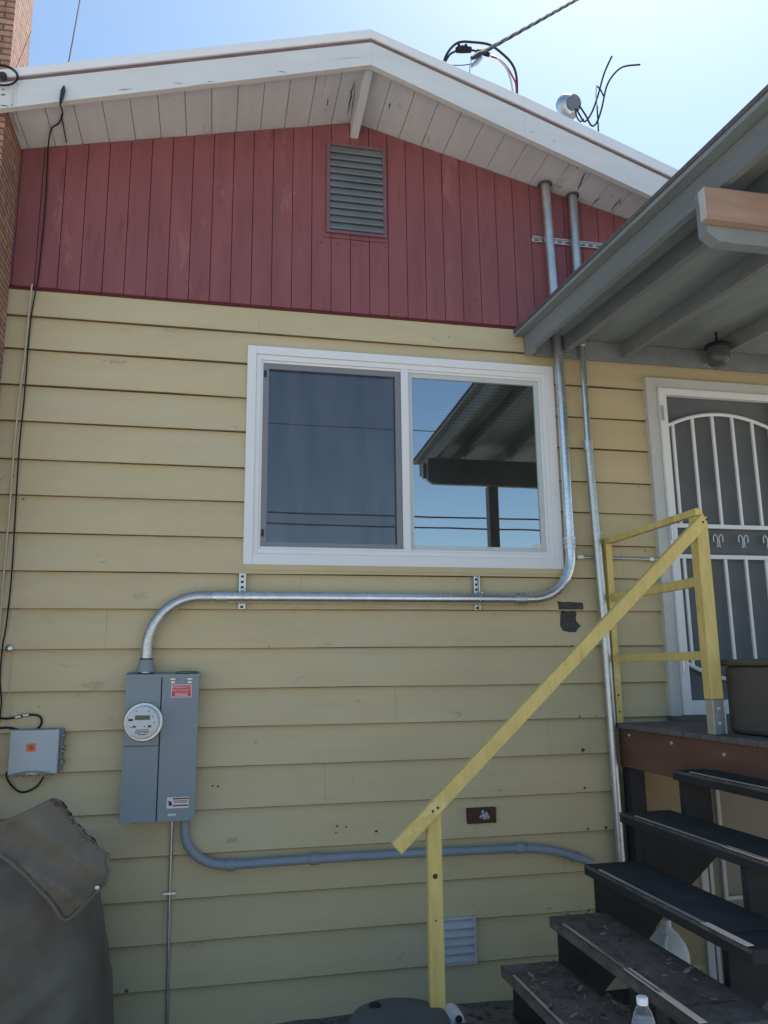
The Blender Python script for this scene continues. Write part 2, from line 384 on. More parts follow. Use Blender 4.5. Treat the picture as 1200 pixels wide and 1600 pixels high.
de.build('lap_shadow', mat('lap_shadow_brown', (.18, .145, .09), .85, 0, .3, 12, 0), H)  # board undersides and thin edge strips coloured dark for shade under the laps
nh = MB(); rnd2 = random.Random(8)
for t, b in zip(TOPS, EDG):
    for q in range(-6, 13):
        nx_ = -.05+q*.4064+rnd2.uniform(-.012, .012); nz = b+.022+rnd2.uniform(-.006, .008)
        if any(a0-.04 < nx_ < a1+.04 and c0-.03 < nz < c1+.03 for a0, a1, c0, c1 in OPEN) or rnd2.random() < .15: continue
        nh.lathe([(.0042, 0), (.0038, .0012), (.001, .0014)], (nx_, sidy(nz)+.0004, nz), (0, -1, .1), 7)
tag(nh.build('nail_heads', mat('nail_paint', (.47, .40, .25), .6, 0, .2, 60, 0), H), kind='stuff')
# butt joints in the boards
bj = MB()
for (bx, k) in ((1.47, 14), (1.02, 11), (.62, 13), (2.47, 7), (-.55, 9), (1.93, 12), (-.2, 16), (2.05, 1), (1.98, 15)):
    t, b = TOPS[k], EDG[k]
    bj.poly([(bx, -.0262, b+.001), (bx+.0016, -.0262, b+.001), (bx+.0016, -.0036, t-.004), (bx, -.0036, t-.004)])
bj.each('butt_joint', mat('joint_line', (.30, .25, .16), .9, 0, .1, 5, 0), H)
# nails, chips and small stains on the boards
ch = MB()
def spot(px, py, r, irregular=.5, n=9):
    p = at(px, py, 1, -.02); z = p.z; a0 = random.uniform(0, 6)
    ch.poly([(p.x + r*(1+random.uniform(-irregular, irregular))*cos(2*pi*k/n), sidy(z + r*.9*sin(2*pi*k/n))-.002, z + r*.9*(1+random.uniform(-irregular, irregular))*sin(2*pi*k/n)) for k in range(n)])
for q in ((910, 1172, .012), (913, 1231, .008), (918, 1295, .007), (946, 1293, .010), (905, 1119, .006), (930, 1119, .005), (781, 1235, .005), (527, 1291, .006), (541, 1292, .005), (588, 1299, .007), (525, 1301, .005), (332, 1228, .005), (341, 1229, .005), (36, 779, .007), (21, 744, .004), (198, 1548, .008), (870, 1010, .004), (905, 1008, .008), (893, 1009, .006), (716, 905, .004), (640, 1290, .004), (60, 1105, .004), (47, 1149, .004), (855, 1068, .004), (400, 1160, .004), (560, 1095, .004), (420, 1010, .004), (1010, 860, .005), (1000, 760, .005)):
    spot(*q)
ch.each('paint_chip', PATCH, H)
pt = MB()   # the dark bare patch right of the elbow
def ragged(pts):
    out = []
    for i in range(len(pts)):
        a = Vector(pts[i]+(0,)) if False else Vector((pts[i][0], 0, pts[i][1])); b = Vector((pts[(i+1) % len(pts)][0], 0, pts[(i+1) % len(pts)][1]))
        for k in range(4):
            p = a.lerp(b, k/4) + Vector((random.uniform(-.004, .004), 0, random.uniform(-.004, .004)))
            out.append(p)
    return [(p.x, sidy(p.z)-.002, p.z) for p in out]
def wl(px, py): p = at(px, py, 1, -.02); return (p.x, p.z)
pt.poly(ragged([(wl(871, 945)[0], 1.992), (wl(910, 945)[0], 1.990), (wl(911, 955)[0], 1.944), (wl(873, 955)[0], 1.946)]))
pt.poly(ragged([(wl(877, 955)[0], 1.9365), (wl(902, 955)[0], 1.9365), wl(901, 971), wl(908, 978), wl(900, 988), wl(880, 986), wl(876, 976)]))
pt.build('bare_patch', PATCH, H, label='dark bare patch where a fitting was removed')
rp = MB(); p0 = wl(729, 1263); p1 = wl(775, 1285); rp.box((p0[0], -.030, p1[1]), (p1[0], -.005, p0[1]))
plate = rp.build('blanking_plate', RUST, H, .003, label='rusty brown plate with pale caulk')
cb = MB(); cx, cz = wl(756, 1274)
for _ in range(26):
    a = random.uniform(0, 6.3); r = random.uniform(0, .028); s = random.uniform(.004, .011)
    c = Vector((cx+r*cos(a), -.031, cz+r*sin(a)*.8)); cb.lathe([(s*.3, -.004), (s, 0), (s*.6, .005), (.001, .007)], c, (0, -1, 0), 8)
cb.build('caulk_blob', CAULK, plate, smooth=True)
fd = MB(); fd.box((-4.4, .004, -1.2), (6, .2, -.146)); fd.build('foundation', CONC, H)
# gable boards
gm = MB(); x = -4.4; rnd = random.Random(11)
bx = -1.158
while bx > -4.4: bx -= .1205
while bx < 6:
    wd = .1205; a = bx+.0018; b = bx+wd-.0018; y0 = -.026+rnd.uniform(-.0012, .0012); pk = []
    za, zb = roofz(a)-.004, roofz(b)-.004
    lo = 3.743+rnd.uniform(-.002, .002)
    if za > lo and zb > lo:
        pts = [(a, y0, lo), (b, y0, lo), (b, y0, zb)]
        if a < RX < b: pts.append((RX, y0, RZ-.004))
        pts.append((a, y0, za)); gm.prism(pts, (0, .02, 0))
    bx += wd
gm.build('gable_cladding', RED, H, .0015)
gb = MB(); gb.prism([(-4.4, -.004, 3.72), (6, -.004, 3.72), (6, -.004, roofz(6)), (RX, -.004, RZ), (-4.4, -.004, roofz(-4.4))], (0, .1, 0))
gb.build('gable_backing', mat('groove_dark', (.12, .035, .043), .9, 0, .1, 5, 0), H)
# gable vent
v0 = wl(512, 236); v1 = wl(597, 373)
VX0, VX1, VZ0, VZ1 = .632, .984, 4.270, 4.868
gv = MB()
for a, b in (((VX0-.014, VZ0-.014), (VX0+.008, VZ1+.014)), ((VX1-.008, VZ0-.014), (VX1+.014, VZ1+.014)), ((VX0+.008, VZ0-.014), (VX1-.008, VZ0+.006)), ((VX0+.008, VZ1-.006), (VX1-.008, VZ1+.014))):
    gv.box((a[0], -.045, a[1]), (b[0], -.0245, b[1]))
vent = gv.build('gable_vent', mat('vent_frame_paint', (.19, .10, .125), .6, 0, .1, 5, .2), H, .002, label='grey blue louvred gable vent')
sv = MB(); n = 12
for i in range(n):
    z = VZ0+.012+(VZ1-VZ0-.02)*i/n; h = (VZ1-VZ0)/n
    sv.prism([(VX0+.008, -.050, z), (VX0+.008, -.044, z-.002), (VX0+.008, -.028, z+h*.98), (VX0+.008, -.031, z+h)], (VX1-VX0-.016, 0, 0))
    sv.box((VX0+.008, -.0535, z-.004), (VX1-.008, -.0505, z+.007))
sv.build('louver', VENTM, vent)
nl = MB()
for px, py in ((502, 379), (527, 382), (552, 384), (602, 387)):
    p = at(px, py, 1, -.027); nl.lathe([(.004, 0), (.006, .004), (.001, .006)], p, (0, -1, 0), 8)
nl.each('nail', PATCH, H)
hl = MB(); hl.box((.60, -.0285, 4.225), (1.0, -.0262, 4.229)); hl.build('board_joint', mat('joint_red', (.08, .025, .03), .9, 0, .1, 5, 0), H)

# fascia, prow shaped
FN = [(-4.4, -.19, 0, .18, .225), (-1.1, -.45, 0, .18, .225), (RX, -.60, 0, .170, .222)]
FR = [(RX, -.60, 0, .170, .222), (1.77, -.475, 0, .200, .270), (2.85, -.345, 0, .205, .275), (6, -.10, 0, .205, .275)]
def fbot(x): return roofz(x)-.057
def ribbon(nodes, z0, z1, off, thick):
    m = MB()
    for a, b in zip(nodes, nodes[1:]):
        P = []
        for (x, y, _, h1, h2) in (a, b):
            zb = fbot(x); lo = zb + z0(h1, h2); hi = zb + z1(h1, h2)
            P.append([m.bm.verts.new(v) for v in ((x, y-off, lo), (x, y-off, hi), (x, y-off+thick, hi), (x, y-off+thick, lo))])
        for k in range(4): m.bm.faces.new((P[0][k], P[0][(k+1) % 4], P[1][(k+1) % 4], P[1][k]))
        m.bm.faces.new(P[0][::-1]); m.bm.faces.new(P[1])
    return m
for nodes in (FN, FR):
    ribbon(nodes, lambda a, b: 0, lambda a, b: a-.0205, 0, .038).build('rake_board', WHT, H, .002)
    ribbon(nodes, lambda a, b: a-.021, lambda a, b: a-.0035, .003, .03).build('purple_strip', PURP, H)  # purple stripe between rake board and drip edge
    ribbon(nodes, lambda a, b: a-.004, lambda a, b: b, .016, .05).build('drip_edge', VIN, H, .002)
# trim under the soffit behind the rake board
for nodes in (FN, FR):
    ribbon(nodes, lambda a, b: .028, lambda a, b: .062, -.039, .032).build('soffit_trim', SOF, H)
def fy(x):
    ns = FN if x < RX else FR
    for a, b in zip(ns, ns[1:]):
        if a[0] <= x <= b[0]: return a[1]+(b[1]-a[1])*(x-a[0])/(b[0]-a[0])
    return -.1
so_ = MB(); rnd = random.Random(5); x = RX
for sgn in (-1, 1):
    x = RX
    while abs(x-RX) < 5.0:
        x2 = x+sgn*.148; a, b = min(x, x2)+.002, max(x, x2)-.002
        if b > 6 or a < -4.4: break
        dz = rnd.uniform(-.0015, .0015)
        P = [(a, .02, roofz(a)+dz), (b, .02, roofz(b)+dz), (b, fy(b)+.03, roofz(b)+dz), (a, fy(a)+.03, roofz(a)+dz)]
        so_.prism(P, (0, 0, .016)); x = x2
so_.build('soffit', SOF, H, .001)
sb = MB()
for xa, xb, ya, yb in ((-4.4, -1.1, -.19, -.45), (-1.1, RX, -.45, -.6), (RX, 1.77, -.6, -.475), (1.77, 2.85, -.475, -.345), (2.85, 6, -.345, -.10)):
    sb.prism([(xa, .3, roofz(xa)+.012), (xb, .3, roofz(xb)+.012), (xb, yb+.036, roofz(xb)+.012), (xa, ya+.036, roofz(xa)+.012)], (0, 0, .02))
sb.build('soffit_backing', mat('soffit_groove', (.50, .51, .52), .9, 0, .1, 5, 0), H)
ck = MB()   # cracks and peeled paint
def crack(a, b, w1, y, m=None):
    pa, pb = a, b
    d = Vector(pb)-Vector(pa); nrm = Vector((-d.z, 0, d.x)).normalized() if abs(d.y) < .05 else Vector((1, 0, 0))
    n = 6; L = []; Rr = []
    for k in range(n+1):
        c = Vector(pa)+d*k/n + nrm*random.uniform(-w1, w1)*.5; ww = w1*sin(pi*(k+.2)/(n+.4))*random.uniform(.4, 1)
        L.append(c+nrm*ww); Rr.append(c-nrm*ww)
    ck.poly(L+Rr[::-1])
def onf(px, py):   # point on the rake board face
    x = at(px, py, 1, -.5).x
    for _ in range(6): x = at(px, py, 1, fy(x)).x
    p = at(px, py, 1, fy(x)-.0015); return p
for (a, b, ww) in (((184, 141), (208, 138), .003), ((270, 129), (286, 131), .0025), ((322, 127), (336, 128), .0025), ((432, 111), (448, 113), .0025), ((0, 148), (9, 147), .006), ((0, 164), (14, 166), .006), ((2, 138), (8, 141), .004), ((512, 94), (574, 88), .0012), ((829, 206), (832, 207), .004), ((865, 219), (867, 221), .005), ((300, 134), (330, 129), .001)):
    crack(onf(*a), onf(*b), ww, 0)
def ons(px, py):   # point on the soffit underside
    x = 1.5
    for _ in range(30): 
        p = at(px, py, 2, roofz(x)-.0025); x = .5*x+.5*p.x
    return p
for (a, b, ww) in (((915, 269), (903, 297), .008), ((910, 300), (897, 305), .004), ((972, 308), (953, 332), .008), ((970, 322), (968, 310), .005), ((938, 309), (926, 319), .009), ((955, 303), (957, 307), .006), ((901, 261), (904, 263), .01), ((983, 294), (985, 297), .01), ((865, 287), (878, 294), .006), ((609, 160), (608, 170), .006), ((553, 125), (543, 178), .007), ((556, 122), (549, 182), .004), ((512, 154), (511, 166), .006), ((509, 168), (509, 176), .005)):
    try: crack(ons(*a), ons(*b), ww, 0)
    except Exception: pass
ck.each('peeled_paint', mat('bare_grey_wood', (.13, .12, .13), .9, 0, .3, 20, 0), H)
rb = MB(); rb.prism([(.772, -.022, 4.94), (.772, -.022, 5.05), (.772, -.57, 5.06), (.772, -.57, 5.02)], (.05, 0, 0)); rb.build('ridge_beam', SOF, H, .003)
# main roof slabs, side and back walls
rf = MB()
for xa, xb, ya, yb in ((-4.4, -1.1, -.19, -.45), (-1.1, RX, -.45, -.6), (RX, 1.77, -.6, -.475), (1.77, 2.85, -.475, -.345), (2.85, 6, -.345, -.10)):
    rf.prism([(xa, ya+.03, roofz(xa)+.05), (xb, yb+.03, roofz(xb)+.05), (xb, 8, roofz(xb)+.05), (xa, 8, roofz(xa)+.05)], (0, 0, .1))
rf.build('roof', ROOFM, H)
bw = MB(); bw.box((-4.4, .1, -1.2), (-4.3, 7.5, 3.9)); bw.box((5.9, .1, -1.2), (6, 7.5, 3.9)); bw.box((-4.4, 7.4, -1.2), (6, 7.5, 3.9))
bw.box((-4.3, .1, 3.70), (5.9, 7.4, 3.9)); bw.build('side_wall', SID, H)

# window
WX0, WX1, WZ0, WZ1 = .157, 2.072, 2.186, 3.482
def frame(m, x0, x1, z0, z1, wd, y0, y1, wb=None, wt=None):
    wb = wb or wd; wt = wt or wd
    m.box((x0, y0, z0), (x0+wd, y1, z1)); m.box((x1-wd, y0, z0), (x1, y1, z1))
    m.box((x0+wd, y0, z0), (x1-wd, y1, z0+wb)); m.box((x0+wd, y0, z1-wt), (x1-wd, y1, z1)); return m
win = MB(); frame(win, WX0, WX1, WZ0, WZ1, .052, -.036, -.002, wb=.062, wt=.050); W = win.build('window', VIN, H, .003)
m = MB(); frame(m, WX0+.052, WX1-.052, WZ0+.062, WZ1-.05, .028, -.022, .06, wb=.03, wt=.03); m.build('frame', VIN, W, .002)
m = MB(); frame(m, WX0+.080, WX1-.080, WZ0+.092, WZ1-.08, .014, -.010, .05); m.build('track', VIN, W, .0015)
MX = 1.103
m = MB(); m.box((MX-.023, -.018, WZ0+.062), (MX+.023, .045, WZ1-.05)); m.build('mullion', VIN, W, .003)
m = MB(); frame(m, MX+.024, WX1-.094, WZ0+.106, WZ1-.094, .026, .002, .03); m.build('sash', mat('sash_grey', (.55, .60, .62), .4, 0, .03, 4, 0), W, .002)
m = MB(); frame(m, WX0+.094, MX-.024, WZ0+.100, WZ1-.094, .034, -.006, .012); m.build('screen_frame', mat('screen_frame_grey', (.22, .225, .25), .45, 0, .05, 4, 0), W, .002)
m = MB(); m.poly([(WX0+.120, .003, WZ0+.125), (MX-.05, .003, WZ0+.125), (MX-.05, .003, WZ1-.12), (WX0+.120, .003, WZ1-.12)]); m.build('insect_screen', SCREEN, W)
m = MB(); m.box((MX+.045, .014, WZ0+.125), (WX1-.115, .019, WZ1-.115)); m.build('pane', GLS, W)
m = MB(); m.box((WX0+.11, .020, WZ0+.11), (MX+.02, .025, WZ1-.11)); m.build('pane', GLS, W)
m = MB()
for z in (2.35, 3.30): m.box((WX0+.100, -.012, z), (WX0+.112, -.006, z+.04))
m.each('screen_clip', BLK, W)
m = MB(); m.box((1.905, .0115, 2.302), (1.955, .0135, 2.345)); lab = m.build('pane_label', WLAB, W)
m = MB()
m.box((.1, .10, 2.1), (2.15, .11, 2.19)); m.poly([(.05, .06, 2.15), (.05, 2.2, 2.15), (.05, 2.2, 3.6), (.05, .06, 3.6)]); m.poly([(2.2, .06, 2.15), (2.2, 2.2, 2.15), (2.2, 2.2, 3.6), (2.2, .06, 3.6)])
m.poly([(.05, 2.2, 2.15), (2.2, 2.2, 2.15), (2.2, 2.2, 3.6), (.05, 2.2, 3.6)]); m.poly([(.05, .06, 2.15), (2.2, .06, 2.15), (2.2, 2.2, 2.15), (.05, 2.2, 2.15)]); m.poly([(.05, .06, 3.6), (2.2, .06, 3.6), (2.2, 2.2, 3.6), (.05, 2.2, 3.6)])
m.build('room', INDK, W)
m = MB()
for i in range(13):
    z = 3.36-.022*i; m.box((MX+.05, .075, z), (WX1-.12, .095, z+.003))
m.build('blind', BLIND, W)
cs = MB(); cs.box((WX0+.01, -.030, WZ0-.03), (WX1+.015, -.004, WZ0)); cs.build('sill_strip', SID, H)

# security door
D0, D1, DZ0, DZ1 = 2.775, 3.68, 1.315, 3.375
m = MB(); frame(m, 2.705, 3.752, 1.28, 3.45, .072, -.055, -.002, wb=.03); door = m.build('door', mat('door_casing', (.55, .56, .55), .5, 0, .06, 4, .2), H, .003, label='white security screen door with arched bars')
m = MB(); frame(m, D0+.004, D1-.004, DZ0, DZ1, .052, -.075, -.03, wb=.085, wt=.045); m.build('frame', VIN, door, .003)
m = MB(); m.poly([(D0, -.02, DZ0), (D1, -.02, DZ0), (D1, -.02, DZ1), (D0, -.02, DZ1)]); m.build('mesh_screen', SCR, door)
ix0, ix1 = D0+.056, D1-.056; n = 22
def archz(x, base, rise): t = (x-ix0)/(ix1-ix0)*2-1; return base + rise*(1-t*t)
m = MB(); m.tube([(ix0+(ix1-ix0)*k/n, -.058, archz(ix0+(ix1-ix0)*k/n, 3.125, .095)) for k in range(n+1)], .012, 6); m.build('arch_bar', VIN, door, smooth=True)
m = MB(); m.tube([(ix0+(ix1-ix0)*k/n, -.058, archz(ix0+(ix1-ix0)*k/n, 1.62, -.11)) for k in range(n+1)], .012, 6); m.build('arch_bar', VIN, door, smooth=True)
for z in (2.47, 2.275):
    m = MB(); m.box((ix0, -.070, z-.013), (ix1, -.047, z+.013)); m.build('rail', VIN, door, .002)
for bxx in (2.868, 3.012, 3.158, 3.304, 3.450, 3.58):
    m = MB(); m.box((bxx-.009, -.066, 2.483), (bxx+.009, -.050, archz(bxx, 3.125, .095))); m.build('bar', VIN, door, .002)
    m = MB(); m.box((bxx-.009, -.066, archz(bxx, 1.62, -.11)), (bxx+.009, -.050, 2.262)); m.build('bar', VIN, door, .002)
for cx in (2.94, 3.12, 3.30, 3.48):
    m = MB()
    for sg in (-1, 1):
        m.tube([(cx+sg*(.012+.032*t*abs(cos(2.1*t)))*1.0*cos(t*4.5)+sg*.02, -.058, 2.372+.055*sin(t*4.5)*(1-.4*t)) for t in [k/12 for k in range(13)]], .005, 5)
    m.build('scroll', GALD, door, smooth=True)
m = MB()
for z in (3.2, 2.42, 1.62): m.tube([(2.787, -.082, z-.05), (2.787, -.082, z+.05)], .009, 8)
m.each('hinge', ZINC, door, smooth=True)
m = MB(); m.box((3.59, -.088, 2.30), (3.63, -.074, 2.44)); lk = m.build('lock_plate', VIN, door, .003)
m = MB(); m.tube([(3.61, -.088, 2.35), (3.61, -.13, 2.35), (3.55, -.13, 2.35)], .009, 8); m.build('handle', ZINC, door, smooth=True)
m = MB(); m.box((2.70, -.10, 1.27), (3.76, .0, 1.312)); m.build('threshold', DECKM, door, .003)
# basement door under the deck
m = MB(); m.box((2.30, -.036, -.06), (2.83, -.027, 1.0)); m.build('plywood_panel', TAN, H, .001)
m = MB(); m.box((2.30, -.037, .278), (2.83, -.0355, .284)); m.build('panel_joint', CONC, H)
m = MB(); frame(m, 2.812, 3.74, -.42, .98, .045, -.052, -.002); bd = m.build('basement_door', OFFW, H, .003, label='taupe basement door in pale trim under the deck')
m = MB(); frame(m, 2.872, 3.70, -.42, .94, .022, -.046, -.010); m.build('frame', OFFW, bd, .002)
m = MB(); m.box((2.86, -.018, -.42), (3.70, -.004, .94)); m.build('leaf', TAUPE, bd)
m = MB(); m.box((2.962, -.040, .265), (2.984, -.02, .9)); m.box((2.984, -.040, .265), (3.6, -.02, .287)); m.build('moulding', OFFW, bd, .002)
# crawl space vent
m = MB(); X0, X1, Z0, Z1 = 1.205, 1.445, .052, .290
frame(m, X0, X1, Z0, Z1, .016, -.040, -.010); cv = m.build('crawl_space_vent', mat('vent_white', (.50, .51, .54), .5, 0, .1, 8, .2), H, .002, label='pale louvred crawl space vent')
m = MB()
for i in range(5):
    z = Z0+.018+i*.041; m.prism([(X0+.016, -.045, z), (X0+.016, -.041, z), (X0+.016, -.016, z+.036), (X0+.016, -.020, z+.038)], (X1-X0-.032, 0, 0))
m.build('louver', MATS['vent_white'], cv)
# porch light
m = MB(); c = at(1098, 540, 1, -.35)

# ------------------------------------------------------------------ chimney
m = MB(); m.box((-1.95, -.385, -.5), (-1.165, -.03, 7.2)); ch_ = m.build('brick_chimney', BRICK, None, .004)
tag(ch_, 'weathered red brick chimney rising past the left end of the eave', 'chimney')

# ------------------------------------------------------------------ conduits
def conduit_run():
    T = thing('steel_conduit', (-.33, 0, 1.6), 'shiny galvanised conduit bending from the meter panel under the window and up to the eave', 'conduit')
    Y = -.075; r = .0305
    path = [(-.333, Y, 1.60), (-.333, Y, 1.70)] + arc((-.333, Y, 2.0), (-.333, Y, 1.72), (-.06, Y, 2.0), 14) + [(.0, Y, 2.0)]
    MB().tube(path, r, 20).build('elbow', GALD, T, smooth=True)
    MB().tube([(.0, Y, 2.0), (1.80, Y, 2.0)], r, 20).build('pipe', GAL, T, smooth=True)
    path = [(1.80, Y, 2.0)] + arc((2.10, Y, 2.0), (1.84, Y, 2.0), (2.10, Y, 2.27), 14) + [(2.10, Y, 2.33)]
    MB().tube(path, r, 20).build('elbow', GAL, T, smooth=True)
    MB().tube([(2.10, Y, 2.33), (2.10, Y, 3.2)], r, 20).build('pipe', GAL, T, smooth=True)
    MB().tube([(2.10, Y, 3.2), (2.063, Y-.01, 4.85)], r, 20).build('pipe', GALD, T, smooth=True)
    MB().tube([(.015, Y, 2.0), (.075, Y, 2.0)], r+.0045, 20).build('coupling', ZINC, T, smooth=True)
    k = MB(); 
    for a in (1.745, 1.765, 1.785): k.tube([(a-.007, Y, 2.0), (a+.007, Y, 2.0)], r+.008, 16)
    k.tube([(1.74, Y, 2.0), (1.80, Y, 2.0)], r+.003, 20); k.build('coupling', ZINC, T, smooth=True)
    k = MB()
    for a in (2.315, 2.34, 2.365): k.tube([(2.10, Y, a-.007), (2.10, Y, a+.007)], r+.008, 16)
    k.tube([(2.10, Y, 2.30), (2.10, Y, 2.38)], r+.003, 20); k.build('coupling', ZINC, T, smooth=True)
    k = MB().lathe([(.046, 0), (.046, .02), (.038, .05), (.036, .062)], (-.333, Y, 1.606), n=24); k.build('hub', PAN, T, smooth=True)
    MB().tube([(-.333, Y, 1.667), (-.333, Y, 1.675)], r+.003, 20).build('gasket', BLK, T, smooth=True)
    for cx in (.156, 1.512):   # strut channel with clamp
        k = MB(); z0, z1 = 1.938, 2.135
        k.box((cx-.021, -.0445, z0), (cx-.0175, -.024, z1)); k.box((cx+.0175, -.0445, z0), (cx+.021, -.024, z1)); k.box((cx-.0175, -.030, z0), (cx+.0175, -.024, z1))
        k.box((cx-.021, -.0445, z0), (cx-.011, -.042, z1)); k.box((cx+.011, -.0445, z0), (cx+.021, -.042, z1))
        br = k.build('strut_channel', ZINC, T, .001)
        k = MB()
        for zz in (2.058, 2.088, 2.118, 1.950): k.tube([(cx, -.0305, zz-.006), (cx, -.0305, zz+.006)], .007, 8)
        k.each('slot', BLK, br)
        k = MB()
        k.tube([(cx, Y+(r+.002)*cos(t)*1.0, 2.0+(r+.002)*sin(t)) for t in [pi*.5+pi*q/10 for q in range(11)]], .004, 6); k.tube([(cx-.012, Y, 2.0+r), (cx+.012, Y, 2.0+r)], .007, 6)
        k.lathe([(.009, 0), (.009, .008), (.004, .012)], (cx+.012, -.09, 2.034), (0, -1, 0), 6); k.build('pipe_clamp', ZINC, T, smooth=True)
    k = MB(); k.lathe([(.05, 0), (.048, .008), (.033, .016)], (2.063, Y-.01, roofz(2.063)-.018), (0, 0, 1), 20)
    k.build('roof_flashing', mat('flashing_dark', (.12, .12, .14), .7, 0, .2, 20, .3), T, smooth=True)
conduit_run()
T = thing('steel_conduit', (2.30, 0, .45), 'tall straight galvanised conduit from the steps up past the porch roof to the weatherhead', 'conduit')
Y = -.07; r = .0275
MB().tube([(2.305, Y, .45), (2.292, Y, 1.9)], r, 20).build('pipe', GALD, T, smooth=True)
MB().tube([(2.292, Y, 1.9), (2.262, Y, 2.98)], r-.001, 20).build('pipe', GALD, T, smooth=True)
MB().tube([(2.262, Y, 2.98), (2.262, Y, 3.62)], r-.0065, 20).build('pipe', GAL, T, smooth=True)
MB().tube([(2.262, Y, 3.62), (2.262, Y, 5.27)], r+.0015, 20).build('pipe', GALD, T, smooth=True)
MB().tube([(2.262, Y, 2.93), (2.262, Y, 2.99)], r+.003, 20).build('coupling', ZINC, T, smooth=True)
MB().tube([(2.290, Y, 2.40), (2.2895, Y, 2.405)], r+.003, 20).build('coupling', ZINC, T, smooth=True)
k = MB(); k.lathe([(.046, 0), (.044, .008), (.03, .014)], (2.262, Y, roofz(2.262)-.016), (0, 0, 1), 20); k.build('roof_flashing', MATS['flashing_dark'], T, smooth=True)
# weatherhead hood facing the street
c = Vector((2.262, Y-.02, 5.33))
k = MB(); k.lathe([(.034, -.075), (.056, -.03), (.070, .02), (.066, .06), (.050, .085), (.02, .098), (.001, .10)], c, (-.25, .25, 1), 24); wh = k.build('weatherhead', ZINC, T, smooth=True)
k = MB(); k.lathe([(.056, 0), (.056, .02), (.05, .022)], c+Vector((.012, -.048, 0)), (.3, -1, -.35), 24); k.build('entry_plate', mat('plate_slate', (.16, .18, .22), .6, 0, .1, 10, 0), wh, smooth=True)
# horizontal strut behind both pipes, in the gable
T = thing('strut_channel', (2.2, 0, 4.34), 'horizontal slotted strut channel across the mauve gable behind the pipes', 'bracket')
k = MB(); k.box((1.975, -.049, 4.335), (2.75, -.028, 4.341)); k.box((1.975, -.049, 4.370), (2.75, -.028, 4.376)); k.box((1.975, -.034, 4.341), (2.75, -.028, 4.370)); k.build('channel', ZINC, T, .001)
k = MB()
for i in range(14): k.box((1.99+.055*i, -.0355, 4.350), (2.02+.055*i, -.0345, 4.361))
k.each('slot', mat('slot_mauve', (.16, .07, .08), .7, 0, .1, 5, 0), T)
T = thing('strut_channel', (2.45, 0, 2.25), 'thin horizontal rod bracket between window corner and door casing', 'bracket')
k = MB(); k.tube([(2.10, -.032, 2.262), (2.70, -.032, 2.256)], .010, 10); k.build('rod', GALD, T, smooth=True)
k = MB(); k.box((2.16, -.045, 2.250), (2.20, -.022, 2.274)); k.box((2.64, -.045, 2.245), (2.67, -.022, 2.268)); k.each('clip', ZINC, T, .002)

# grey plastic conduit low on the wall
T = thing('plastic_conduit', (-.1, 0, .87), 'blue grey plastic conduit running low along the siding from the panel to the steps', 'conduit')
Y = -.062; r = .0235
path = [(-.108, Y, .87), (-.106, Y, .82)] + arc((-.10, Y, .625), (-.105, Y, .80), (.12, Y, .628), 12)
MB().tube(path, r, 16).build('elbow', PVC, T, smooth=True)
MB().tube([(.12, Y, .628), (.60, Y, .632), (1.1, Y, .630), (1.74, Y, .622)], r-.001, 16).build('pipe', PVC, T, smooth=True)
MB().tube(smoothpath([(1.74, Y, .622), (1.90, Y, .600), (2.02, Y-.01, .565), (2.12, Y-.02, .53)], 5), r, 16).build('elbow', PVC, T, smooth=True)
k = MB()
for cx, cz in ((.562, .632), (1.70, .624), (.13, .628), (2.03, .56)): k.tube([(cx-.022, Y, cz), (cx+.022, Y, cz)], r+.005, 16)
k.each('coupling', PVC, T, smooth=True)
T = thing('ground_wire_pipe', (-.17, 0, 0), 'slim grey ground wire pipe running straight down below the meter panel', 'pipe')
MB().tube([(-.172, -.034, .88), (-.170, -.034, .5), (-.158, -.034, -.20)], .0085, 10).build('pipe', GALD, T, smooth=True)
k = MB(); k.box((-.20, -.045, .500), (-.140, -.024, .512)); k.lathe([(.006, 0), (.006, .006)], (-.198, -.040, .506), (0, -1, 0), 8); k.lathe([(.006, 0), (.006, .006)], (-.142, -.040, .506), (0, -1, 0), 8); k.build('strap', ZINC, T, .001)

# ------------------------------------------------------------------ meter panel
T = thing('meter_panel', (-.24, 0, .867), 'tall blue grey electric meter panel with round meter and red sticker', 'electric panel')
PX0, PX1, PZ0, PZ1, PY = -.423, -.058, .866, 1.590, -.13
m = MB(); m.box((PX0+.004, PY+.008, PZ0+.004), (PX1-.004, -.020, PZ1)); m.build('enclosure', PAN, T, .003)
m = MB(); m.prism([(PX0-.004, -.020, PZ1+.014), (PX0-.004, PY-.006, PZ1+.002), (PX0-.004, PY-.006, PZ1-.014), (PX0-.004, PY-.003, PZ1-.014), (PX0-.004, PY-.003, PZ1), (PX0-.004, -.020, PZ1)], (PX1-PX0+.008, 0, 0)); m.build('rain_lip', PAN, T)
SX = -.246
m = MB(); m.box((PX0, PY-.002, 1.238), (SX-.003, PY+.006, PZ1-.002)); m.build('meter_cover', PAN, T, .002)
m = MB(); m.box((PX0, PY-.002, PZ0), (SX-.003, PY+.006, 1.234)); m.build('lower_cover', PAN, T, .002)
m = MB(); m.box((SX+.003, PY-.004, PZ0), (PX1, PY+.006, PZ1-.012)); brk = m.build('breaker_door', PAN, T, .002)
m = MB(); m.box((SX-.0028, PY+.004, PZ0+.002), (SX+.0028, PY+.0075, PZ1-.004)); m.build('gap', PAND, T)
m = MB()
for cx in (-.190, -.105): m.box((cx-.013, PY-.010, 1.562), (cx+.013, PY-.006, 1.572)); m.box((cx-.010, PY-.008, 1.545), (cx+.010, PY-.005, 1.557))
m.each('hasp', mat('hasp_brass', (.60, .60, .48), .35, .6, .1, 20, 0), T, .001)
